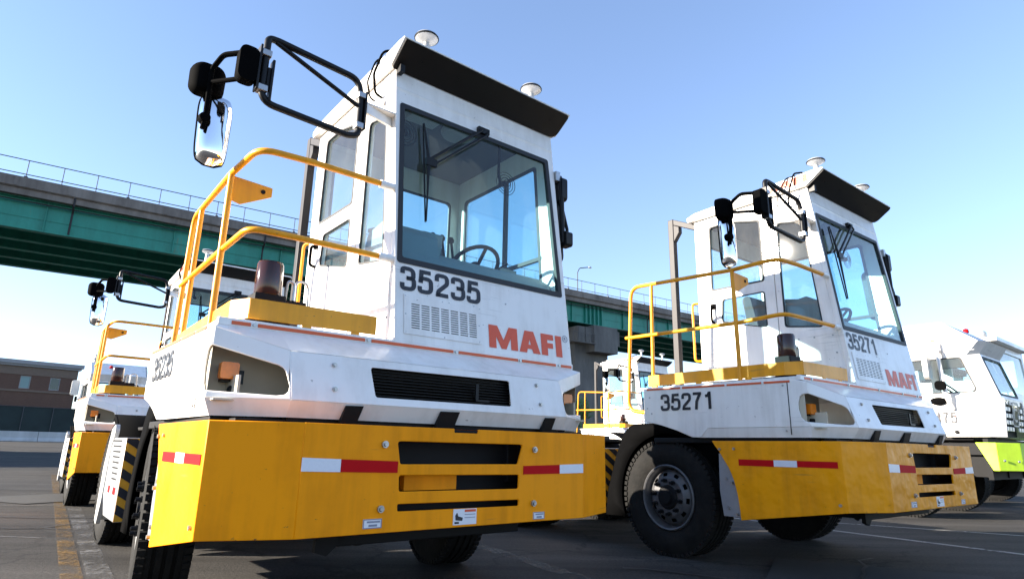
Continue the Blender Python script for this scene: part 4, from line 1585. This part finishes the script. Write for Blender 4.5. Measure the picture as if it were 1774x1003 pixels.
    for k in range(5):
        a, c = pf[k], pf[k + 1]
        la, lc = Vector((a[0], a[1])), Vector((c[0], c[1]))
        d = (lc - la).normalized(); n_ = Vector((-d.y, d.x)) * .012
        lo_a = Vector(la); lo_c = Vector(lc)
        if k == 0: lo_a = Vector((a[0], .09))
        if k == 4: lo_c = Vector((c[0], .09))
        lm.hexa([(*lo_a, zc_), (*lo_c, zc_), (*(lo_c + n_), zc_), (*(lo_a + n_), zc_)], [(*la, za), (*lc, za), (*(lc + n_), za), (*(la + n_), za)])
    lm.add([(p[0], p[1], za - .003) for p in pf], [tuple(range(6))])
    lbm = lm.build('bumper', M['lime'], root, bevel=.004, smooth=25)
    for x, y, z in ((-1.19, -.04, .87), (-1.02, -.165, .86)):
        q = MB().lathe([(0, -.015), (.016, -.012), (.018, .0)], (x, y - .0, z), (.5, .8, 0), 10)
        q.build('bolt', M['bolt'], lbm)
    # fascia badge: a ring with a C
    bd = MB()
    f0 = lambda u, v, t: (u, -.105 - .04 * (v - 1.2) / .56 - .006 + t, v)
    bd.plate(rpoly(rect(-.75, -.43, 1.36, 1.72), .05), [rpoly(rect(-.73, -.45, 1.38, 1.70), .04)], f0, .004)
    arc = [(-.59 + .09 * math.cos(R(a)), 1.53 + .09 * math.sin(R(a))) for a in range(50, 311, 20)]
    stroke(bd, arc, .03, f0)
    bd.build('badge', M['grey'], cab, smooth=0)
    # side marks and fittings (the side facing the yard)
    sg = MB()
    for (a, c) in ((.14, .30), (.42, .46), (.62, .80)):
        sg.add([(-hw - .003, a, 1.505), (-hw - .003, c, 1.505), (-hw - .003, c, 1.522), (-hw - .003, a, 1.522)], [(0, 1, 2, 3)])
    sg.build('side_stripe', M['logo'], cab, smooth=0)
    gp = MB()
    gp.box(-hw - .002, -hw + .002, .50, .508, 1.33, 2.90)
    gp.box(-hw - .002, -hw + .002, 1.03, 1.038, 1.33, 2.90)
    gp.box(-hw - .002, -hw + .002, .50, 1.03, 1.33, 1.337)
    gp.box(-hw - .002, -hw + .002, .08, 1.9, 2.47, 2.476)
    gp.build('door_gap', M['grey'], cab, smooth=0)
    pn = MB()
    pn.box(-hw - .012, -hw - .001, .07, .42, 1.24, 1.49)
    pn.box(-hw - .02, -hw - .012, .17, .33, 1.27, 1.285, 1)
    pn.lathe([(0, -.02), (.03, -.015), (.03, .02)], (-hw - .001, .46, 1.27), (1, 0, 0), 14, 1)
    pn.build('corner_panel', [M['silver'], M['frame']], cab)
    o = MB().lathe([(0, -.06), (.05, -.058), (.085, -.04), (.09, 0)], (0, 0, 0), (1, 0, 0), 20)
    o.v = [(-hw + x, .64 + y * 1.25, 1.73 + z * .68) for x, y, z in o.v]
    o.build('door_recess', M['plastic'], cab)
    mr = MB()
    mr.tube([(-hw - .01, .58, 2.50), (-hw - .10, .54, 2.50), (-hw - .11, .50, 1.80), (-hw - .02, .46, 1.60)], .03, .05, 8)
    mr.tube([(-hw - .09, .545, 2.5), (-hw - .09, .545, 2.62)], .02, 0, 8)
    mo = mr.build('mirror_post', M['white'], root)
    mm = MB()
    mm.plate(rpoly(rect(.46, .60, 1.88, 2.02), .05), [], (lambda u, v, t: (-hw - .22 + t, u, v)), .05)
    mm.tube([(-hw - .20, .53, 1.95), (-hw - .10, .53, 1.95)], .012, 0, 6)
    mm.build('mirror', M['plastic'], mo, bevel=.01)
    tm = MB()
    tm.plate(rpoly(rect(-.09, .09, -.2, .2), .05), [], (lambda u, v, t: (-hw - .24 + u, .62 + t, 2.25 + v)), .07)
    tm.build('mirror', M['silver'], mo, bevel=.012)
    al = MB().box(-hw - .012, -hw - .001, .55, .63, 2.655, 2.675)
    al.build('marker_lamp', M['amber'], cab)
    rl = MB().lathe([(.035, 0), (.04, .015), (.035, .06), (0, .075)], (-.80, .26, 2.80), (0, 0, 1), 14)
    rl.build('roof_lamp', M['red'], root)
    ex = MB()
    ex.cyl((-1.02, 2.2, 1.0), (-1.02, 2.2, 3.35), .06, 16)
    ex.lathe([(.075, 0), (.075, .9)], (-1.02, 2.2, 1.5), (0, 0, 1), 16)
    ex.build('exhaust_stack', M['silver'], root)
    vn = MB()
    for k in range(9):
        vn.box(-hw - .004, -hw + .0, 1.66, 1.90, 1.85 + k * .055, 1.872 + k * .055)
    vn.build('louvre', M['frame'], cab, smooth=0)
    dv = MB().lathe([(.06, 0), (.06, .14), (.08, .15), (.08, .18), (0, .19)], (-1.10, 1.2, 2.95), (0, 0, 1), 14)
    dv.build('roof_vent', M['grey'], root)
    for s in (-1, 1):
        wheel(root, 1.28, s, False, True)
        wheel(root, 4.3, s, True, False)
    dk = MB()
    dk.box(-1.0, 1.0, 2.6, 5.0, .95, 1.0)
    dk.build('rear_deck', M['frame'], root)
    return root


t6 = make_other('shunting_truck', 'white terminal truck with lime bumper and number 475 at right edge of the row', 'white shunting trucks with raised roofs')
c6 = {c.name.split('.')[0]: c for c in t6.children}
o = digits_mb('475', (0, 1, 0, 1), (lambda u, v, t: (-1.264, .715 - u * .275, 1.40 + v * .165)), .13, .76).build('number_decal', M['ink'], c6['cab'], smooth=0)
o['own'] = 1
t6.location = lane(10.42, -.12)
t6.rotation_euler = (0, 0, T1['yaw'])
t9 = copy_tree(t6, None)
t9['label'] = 'white shunting truck with a tall exhaust stack, far left behind the second truck'
t9.location = lane(.95, 16.8)
for c in t9.children:
    if c.name.startswith('bumper'):
        c.data = c.data.copy()
        c.data.materials[0] = M['frame']
t9.rotation_euler = (0, 0, R(38.6))


# ------------------------------------------------------------------ boxy cab at the right edge
def make_boxy():
    root = empty('yard_truck', lane(14.3, .55), T1['yaw'], 'boxy white truck cab with open side window at the right picture edge', 'truck')
    b = MB()
    hw = 1.15
    win = rpoly(rect(.26, 1.45, 2.42, 3.02), .04)
    for s in (-1, 1):
        b.plate([(.0, 1.2), (1.9, 1.2), (1.9, 3.16), (.10, 3.16)], [win], (lambda u, v, t, s=s: (s * (hw - t), u, v)), .05)
    ff = lambda u, v, t: (u, .10 * (v - 1.2) / 1.96 + t, v)
    fw_ = rpoly(rect(-.98, .98, 2.2, 3.02), .06)
    b.plate(rect(-hw, hw, 1.2, 3.16), [fw_], ff, .05)
    b.plate(rect(-hw, hw, 1.2, 3.16), [rpoly(rect(-.8, .8, 2.4, 3.0), .04)], fr_y(1.85), .05)
    b.box(-hw - .05, hw + .05, -.02, 1.98, 3.162, 3.25)
    cab = b.build('cab', M['white'], root, bevel=.012)
    MB().plate(fw_, [], (lambda u, v, t: ff(u, v, .02)), 0, single=True).build('windscreen', M['glass'], cab, smooth=0)
    MB().box(-hw + .05, hw - .05, .16, 1.8, 3.10, 3.15).build('ceiling_lining', M['seat'], cab)
    mm = MB()
    mm.plate(rpoly(rect(.18, .42, 1.95, 2.30), .07), [], (lambda u, v, t: (-hw - .28 + t, u, v)), .12)
    mm.tube([(-hw - .2, .3, 2.3), (-hw - .05, .3, 2.36), (-hw + .02, .3, 2.36)], .015, .04, 8)
    mm.build('mirror', M['plastic'], root, bevel=.01)
    MB().lathe([(.09, 0), (.10, .02), (.10, .10), (.07, .14), (0, .15)], (-hw + .05, .25, 3.25), (0, 0, 1), 18).build('roof_beacon', M['silver'], root)
    it = MB()
    it.plate(rpoly([(1.2, 1.9), (1.4, 1.9), (1.5, 2.7), (1.36, 2.7)], .04), [], (lambda u, v, t: (-.7 + t, u, v)), .45)
    it.build('seat', M['seat'], cab, bevel=.02)
    ch = MB()
    ch.box(-.5, .5, .1, 4.8, .6, 1.1)
    ch.box(-1.1, 1.1, .1, 1.8, .9, 1.19)
    ch.build('chassis', M['frame'], root)
    for s in (-1, 1):
        wheel(root, 1.0, s, False, True)
    wheel(root, 4.0, -1, True, False)
    wheel(root, 4.0, 1, True, False)


make_boxy()

# ------------------------------------------------------------------ bridge
BA = R(34.5)
BD, BN = Vector((math.cos(BA), math.sin(BA), 0)), Vector((-math.sin(BA), math.cos(BA), 0))


def girder_mat():
    m, nt, p = new_mat('green_girder_paint')
    v = coords(nt)
    mp = node(nt, 'ShaderNodeMapping')
    mp.inputs['Scale'].default_value = (.5, .5, .12)
    nt.links.new(v, mp.inputs[0])
    n1 = noise(nt, 1.9, 8, .75, mp.outputs[0])
    c = ramp(nt, n1.outputs[0], [(.3, (.011, .18, .125)), (.62, (.018, .27, .195)), (.70, (.10, .17, .10))])
    nt.links.new(c.outputs[0], p.inputs['Base Color'])
    p.inputs['Roughness'].default_value = .5
    return m


def concrete_mat(name, a, b, sc=.8):
    m, nt, p = new_mat(name)
    v = coords(nt)
    mp = node(nt, 'ShaderNodeMapping')
    mp.inputs['Scale'].default_value = (1, 1, .3)
    nt.links.new(v, mp.inputs[0])
    n1 = noise(nt, sc, 8, .68, mp.outputs[0])
    c = ramp(nt, n1.outputs[0], [(.3, a), (.7, b)])
    nt.links.new(c.outputs[0], p.inputs['Base Color'])
    p.inputs['Roughness'].default_value = .9
    return m


M['girder'] = girder_mat()
M['concrete'] = concrete_mat('bridge_concrete', (.12, .10, .085), (.29, .25, .215))
M['pierconc'] = concrete_mat('pier_concrete', (.085, .08, .075), (.19, .18, .165), .6)
M['wire'] = plain('rail_steel', (.09, .095, .105), .6, metallic=.5)
D0, D1 = 52.0, 64.5
S0, S1 = -60.0, 150.0


def B(s, d, z):
    p = BD * s + BN * d
    return (p.x, p.y, z)


def bbox(mb, s0, s1, d0, d1, z0, z1, m=0):
    mb.hexa([B(s0, d0, z0), B(s1, d0, z0), B(s1, d1, z0), B(s0, d1, z0)], [B(s0, d0, z1), B(s1, d0, z1), B(s1, d1, z1), B(s0, d1, z1)], m)


bridge = empty('road_bridge', B(0, D0, 0), 0, 'long road bridge with green steel girders and concrete deck across the background', 'bridge')
bridge.location = (0, 0, 0)
dk = MB()
bbox(dk, S0, S1, D0 - .55, D1 + .55, 17.05, 17.5)
bbox(dk, S0, S1, D0 - .75, D0 - .2, 17.55, 18.25)
bbox(dk, S0, S1, D1 + .2, D1 + .75, 17.55, 18.25)
bbox(dk, S0, S1, D0 - .66, D1 + .66, 17.5, 17.56)
for i in range(70):
    s = S0 + 3 * i
    bbox(dk, s, s + .25, D0 - .78, D0 - .752, 17.6, 18.2)
dk.build('deck', M['concrete'], bridge, smooth=0)
for j in range(5):
    d = D0 + .2 + j * (D1 - D0 - .4) / 4
    g = MB()
    bbox(g, S0, S1, d - .02, d + .02, 14.85, 17.0)
    bbox(g, S0, S1, d - .30, d + .30, 14.80, 14.85)
    bbox(g, S0, S1, d - .30, d + .30, 17.0, 17.05)
    if j == 0:
        for k in range(52):
            s = S0 + 4 * k
            if 30 < s < 34 or 44 < s < 47:
                continue
            bbox(g, s, s + .06, d - .20, d - .02, 14.86, 16.99) if k % 2 == 0 else None
        for c in (15.0, 46.0, 77.0):
            for q in range(5):
                bbox(g, c + q * .62, c + q * .62 + .12, d - .26, d - .02, 14.86, 16.99)
        bbox(g, S0, S1, d - .06, d - .021, 15.7, 15.74)
        for c in (-9.0, 6.0, 28.0, 58.0):
            bbox(g, c, c + 1.1, d - .045, d - .021, 15.0, 16.85)
    g.build('girder', M['girder'], bridge, smooth=0)
dp = MB()
for c in (-2.5, 10.5, 37.0, 56.0):
    dp.tube([B(c, D0 - .62, 17.5), B(c, D0 - .62, 16.9), B(c, D0 - .12, 16.5), B(c, D0 - .12, 14.9)], .07, .2, 8)
dp.tube([B(S0, D0 - .16, 16.75), B(S1, D0 - .16, 16.75)], .05, 0, 6)
dp.build('drain_pipe', M['postgrey'], bridge)
cr = MB()
for k in range(36):
    s = S0 + 6 * k
    bbox(cr, s, s + .15, D0 + .22, D1 - .22, 15.9, 16.6)
    for j in range(4):
        d = D0 + .2 + j * (D1 - D0 - .4) / 4
        e = d + (D1 - D0 - .4) / 4
        cr.tube([B(s + .07, d, 15.0), B(s + .07, e, 16.8)], .06, 0, 6)
cr.build('cross_frames', M['girder'], bridge, smooth=0)
for dd in (D0 - .5,):
    r_ = MB()
    for z in (18.55, 19.58):
        r_.tube([B(S0, dd, z), B(S1, dd, z)], .035, 0, 6)
    r_.tube([B(S0, dd, 18.3), B(S1, dd, 18.3)], .05, 0, 6)
    for k in range(100):
        s = S0 + 2.02 * k
        r_.tube([B(s, dd, 18.2), B(s, dd, 19.6)], .03, 0, 6)
        if k % 3 == 0:
            bbox(r_, s - .1, s + .1, dd - .1, dd + .1, 18.2, 18.4)
    r_.build('railing', M['wire'], bridge, smooth=0)
for c in (-48.0, 47.5, 128.0):
    pr = MB()
    bbox(pr, c - 3.2, c + 3.2, D0 - .6, D1 + .6, 12.6, 14.3)
    bbox(pr, c - 1.0, c + 2.6, D0 - .9, D0 + 1.2, 11.6, 14.6)
    bbox(pr, c - 2.6, c + 2.4, D0 + .6, D1 - .6, 0, 12.6)
    for q in range(6):
        bbox(pr, c - 3.1 + q, c - 3.0 + q, D0 - .72, D0 - .60, 12.65, 14.25)
    bbox(pr, c - 4.6, c - 1.1, D0 - 1.4, D0 - .65, 12.3, 12.4)
    for q in range(5):
        pr.tube([B(c - 4.5 + q * .8, D0 - 1.35, 12.4), B(c - 4.5 + q * .8, D0 - 1.35, 13.4)], .04, 0, 6)
    pr.tube([B(c - 4.6, D0 - 1.35, 13.4), B(c - 1.1, D0 - 1.35, 13.4)], .04, 0, 6)
    pr.build('pier', M['pierconc'], bridge, smooth=0)

lamp = empty('street_lamp', B(45.2, D0 + .4, 18.2), 0, 'thin curved street lamp standing on the bridge behind the nearest cab', 'street lamp')
lp = MB()
lp.tube([(0, 0, 0), (0, 0, 2.6), (.25, .17, 3.2), (1.4, .95, 3.55)], .055, .5, 8)
lp.build('pole', M['wire'], lamp)
lh = MB()
lh.lathe([(0, 0), (.10, .05), (.12, .3), (.06, .5), (0, .52)], (1.4, .95, 3.55), (.8, .55, .1), 12)
lh.build('lamp_head', M['silver'], lamp)

# ------------------------------------------------------------------ building, fence, barriers on the left
def brick_mat():
    m, nt, p = new_mat('brown_brick')
    v = coords(nt)
    br = node(nt, 'ShaderNodeTexBrick')
    br.inputs['Scale'].default_value = 3.0
    br.inputs['Color1'].default_value = (.150, .072, .050, 1)
    br.inputs['Color2'].default_value = (.190, .098, .068, 1)
    br.inputs['Mortar'].default_value = (.16, .12, .10, 1)
    br.inputs['Mortar Size'].default_value = .012
    mp = node(nt, 'ShaderNodeMapping')
    mp.inputs['Rotation'].default_value = (R(90), 0, 0)
    nt.links.new(v, mp.inputs[0])
    nt.links.new(mp.outputs[0], br.inputs['Vector'])
    n1 = noise(nt, .6, 5, .6, v)
    c = mixc(nt, n1.outputs[0], br.outputs[0], (.12, .072, .055))
    nt.links.new(c, p.inputs['Base Color'])
    p.inputs['Roughness'].default_value = .9
    return m


M['brick'] = brick_mat()
M['cornice'] = plain('cornice_stone', (.36, .35, .36), .8, var=.12, scale=2)
M['tan'] = plain('tan_brick', (.21, .15, .115), .85, var=.15, scale=3)
M['dkwin'] = plain('dark_window', (.02, .05, .05), .08, var=.3, scale=.5)
M['ltwin'] = plain('pale_blind', (.20, .33, .34), .3, var=.1, scale=1)
M['mesh'] = plain('dark_green_screen', (.020, .034, .036), .8, var=.45, scale=.8)
M['barrier'] = concrete_mat('barrier_concrete', (.42, .42, .43), (.58, .58, .60))
PB = Vector((-59.85, 72.18, .55))
ang_b = math.atan2(.74050, .67205)
bl = empty('brick_building', PB, ang_b, 'brown brick building with pale cornice and small windows at far left', 'building')
# building frame: x along the wall, y away from the yard, z up
b = MB()
x0, x1 = -40.0, 8.0
wins = [(2.3, 3.35, 6.15, 7.65, 'ltwin'), (5.25, 6.3, 6.15, 7.65, 'dkwin'), (-2.2, -1.15, 6.15, 7.65, 'dkwin'), (-6.2, -5.15, 6.15, 7.65, 'ltwin'), (-10.2, -9.15, 6.15, 7.65, 'dkwin')]
doors = [(1.0, 4.2, .3, 3.6), (5.0, 7.4, .3, 3.6), (-4, -.6, .3, 3.6), (-9, -5.6, .3, 3.6)]
b.plate(rect(x0, x1, -.6, 8.75), [rect(a, c, d, e) for a, c, d, e, _ in wins] + [rect(*d_) for d_ in doors], fr_y(0), .35)
b.box(x0, x0 + .35, .352, 18, -.6, 8.75)
b.box(x1 - .35, x1, .352, 18, -.6, 8.75)
b.box(x0, x1, 17.6, 18, -.6, 8.75)
b.box(x0 + .35, x1 - .35, .35, 17.6, 8.4, 8.6)
wl = b.build('wall', M['brick'], bl, smooth=0)
c = MB()
c.box(x0 - .25, x1 + .25, -.25, 18.2, 8.752, 9.0)
c.box(x0 - .45, x1 + .45, -.45, 18.4, 9.0, 9.45)
c.build('cornice', M['cornice'], bl, smooth=0)
t = MB()
t.box(x0, x1, -.05, -.002, 7.75, 8.75)
t.box(x0, x1, -.08, -.002, 5.78, 6.0)
t.box(x0, x1, -.04, -.002, 3.65, 3.95)
t.build('band', M['tan'], bl, smooth=0)
for a, cc, d, e, k in wins:
    w = MB().plate(rect(a, cc, d, e), [rect(a + .09, cc - .09, d + .09, e - .09)], fr_y(.05), .12)
    wo = w.build('window', M['cornice'], bl, smooth=0)
    MB().box(a + .09, cc - .09, .10, .13, d + .09, e - .09).build('pane', M[k], wo, smooth=0)
for d_ in doors:
    MB().box(d_[0], d_[1], .25, .30, d_[2], d_[3]).build('dock_door', M['dkwin'], bl, smooth=0)

fe = empty('screened_fence', PB + Vector((0, 0, 0)), ang_b, 'dark green screened fence standing above the concrete barriers', 'fence')
f = MB()
f.plate(rect(-32, 11.5, .9, 3.9), [], fr_y(-3.0), .02)
f.build('screen', M['mesh'], fe, smooth=0)
p = MB()
for k in range(16):
    x = -31.5 + k * 2.85
    p.tube([(x, -3.06, 0), (x, -3.06, 3.98)], .05, 0, 8)
p.tube([(-32, -3.06, 3.94), (11.5, -3.06, 3.94)], .035, 0, 8)
p.build('posts', M['wire'], fe)
bar = MB()
L_ = 3.6
pf = [(-.30, 0), (.30, 0), (.30, .10), (.14, .40), (.10, 1.0), (-.10, 1.0), (-.14, .40), (-.30, .10)]
bar.plate([(a, b_ * 1.12) for a, b_ in pf], [], (lambda u, v, t: (t, u, v)), L_ - .05)
bm0 = None
names = ['leftmost in view', 'second from left', 'third from left', 'fourth from left', 'nearest to the parked trucks']
for k in range(5):
    if k == 0:
        o = bm0 = bar.build('concrete_barrier', M['barrier'], None, bevel=.02, smooth=0)
    else:
        o = bm0.copy()
        COL.objects.link(o)
    x = -6.4 + k * L_
    d_ = Vector((math.cos(ang_b), math.sin(ang_b), 0))
    n_ = Vector((-d_.y, d_.x, 0))
    pos = PB + d_ * x - n_ * 3.9
    o.location = (pos.x, pos.y, rise(pos.x, pos.y) - .02)
    o.rotation_euler = (0, 0, ang_b)
    tag(o, 'pale concrete road barrier below the screened fence, ' + names[k] + ' of the row', 'barrier', 'concrete barriers along the fence')


# ------------------------------------------------------------------ small tree far behind
def leafy(name, loc, h, r, label):
    root = empty(name, loc, 0, label, 'tree', 'trees beyond the yard')
    tk = MB()
    tk.tube([(0, 0, 0), (.1, 0, h * .35), (.05, .1, h * .7)], [.16, .12, .04], 0, 8)
    for k in range(6):
        a = k * 1.05
        tk.tube([(.08, 0, h * (.3 + .06 * k)), (math.cos(a) * r * .6, math.sin(a) * r * .6, h * (.5 + .07 * k))], [.06, .02], 0, 6)
    tk.build('trunk', plain('bark', (.09, .065, .045), .9), root)
    cr_ = MB()
    rnd = random.Random(3)
    cl = [(rnd.uniform(-1, 1) * r * .7, rnd.uniform(-1, 1) * r * .7, h * rnd.uniform(.45, .95), rnd.uniform(.5, .9) * r * .5) for _ in range(16)]
    for _ in range(1800):
        cx_, cy_, cz_, cr2 = rnd.choice(cl)
        v_ = Vector((rnd.gauss(0, 1), rnd.gauss(0, 1), rnd.gauss(0, 1))).normalized() * cr2 * rnd.uniform(.5, 1.1)
        c_ = Vector((cx_, cy_, cz_)) + v_
        e1 = Vector((rnd.gauss(0, 1), rnd.gauss(0, 1), rnd.gauss(0, 1))).normalized()
        e2 = e1.orthogonal().normalized()
        s_ = rnd.uniform(.07, .14)
        cr_.add([c_ - e1 * s_, c_ + e2 * s_ * .5, c_ + e1 * s_, c_ - e2 * s_ * .5], [(0, 1, 2, 3)])
    cr_.build('crown', plain('foliage', (.055, .12, .025), .6, var=.4, scale=2), root, smooth=0, fix=False)


leafy('tree', (4.6, 46.0, 0), 4.6, 1.7, 'small green tree glimpsed past the right end of the nearest truck')
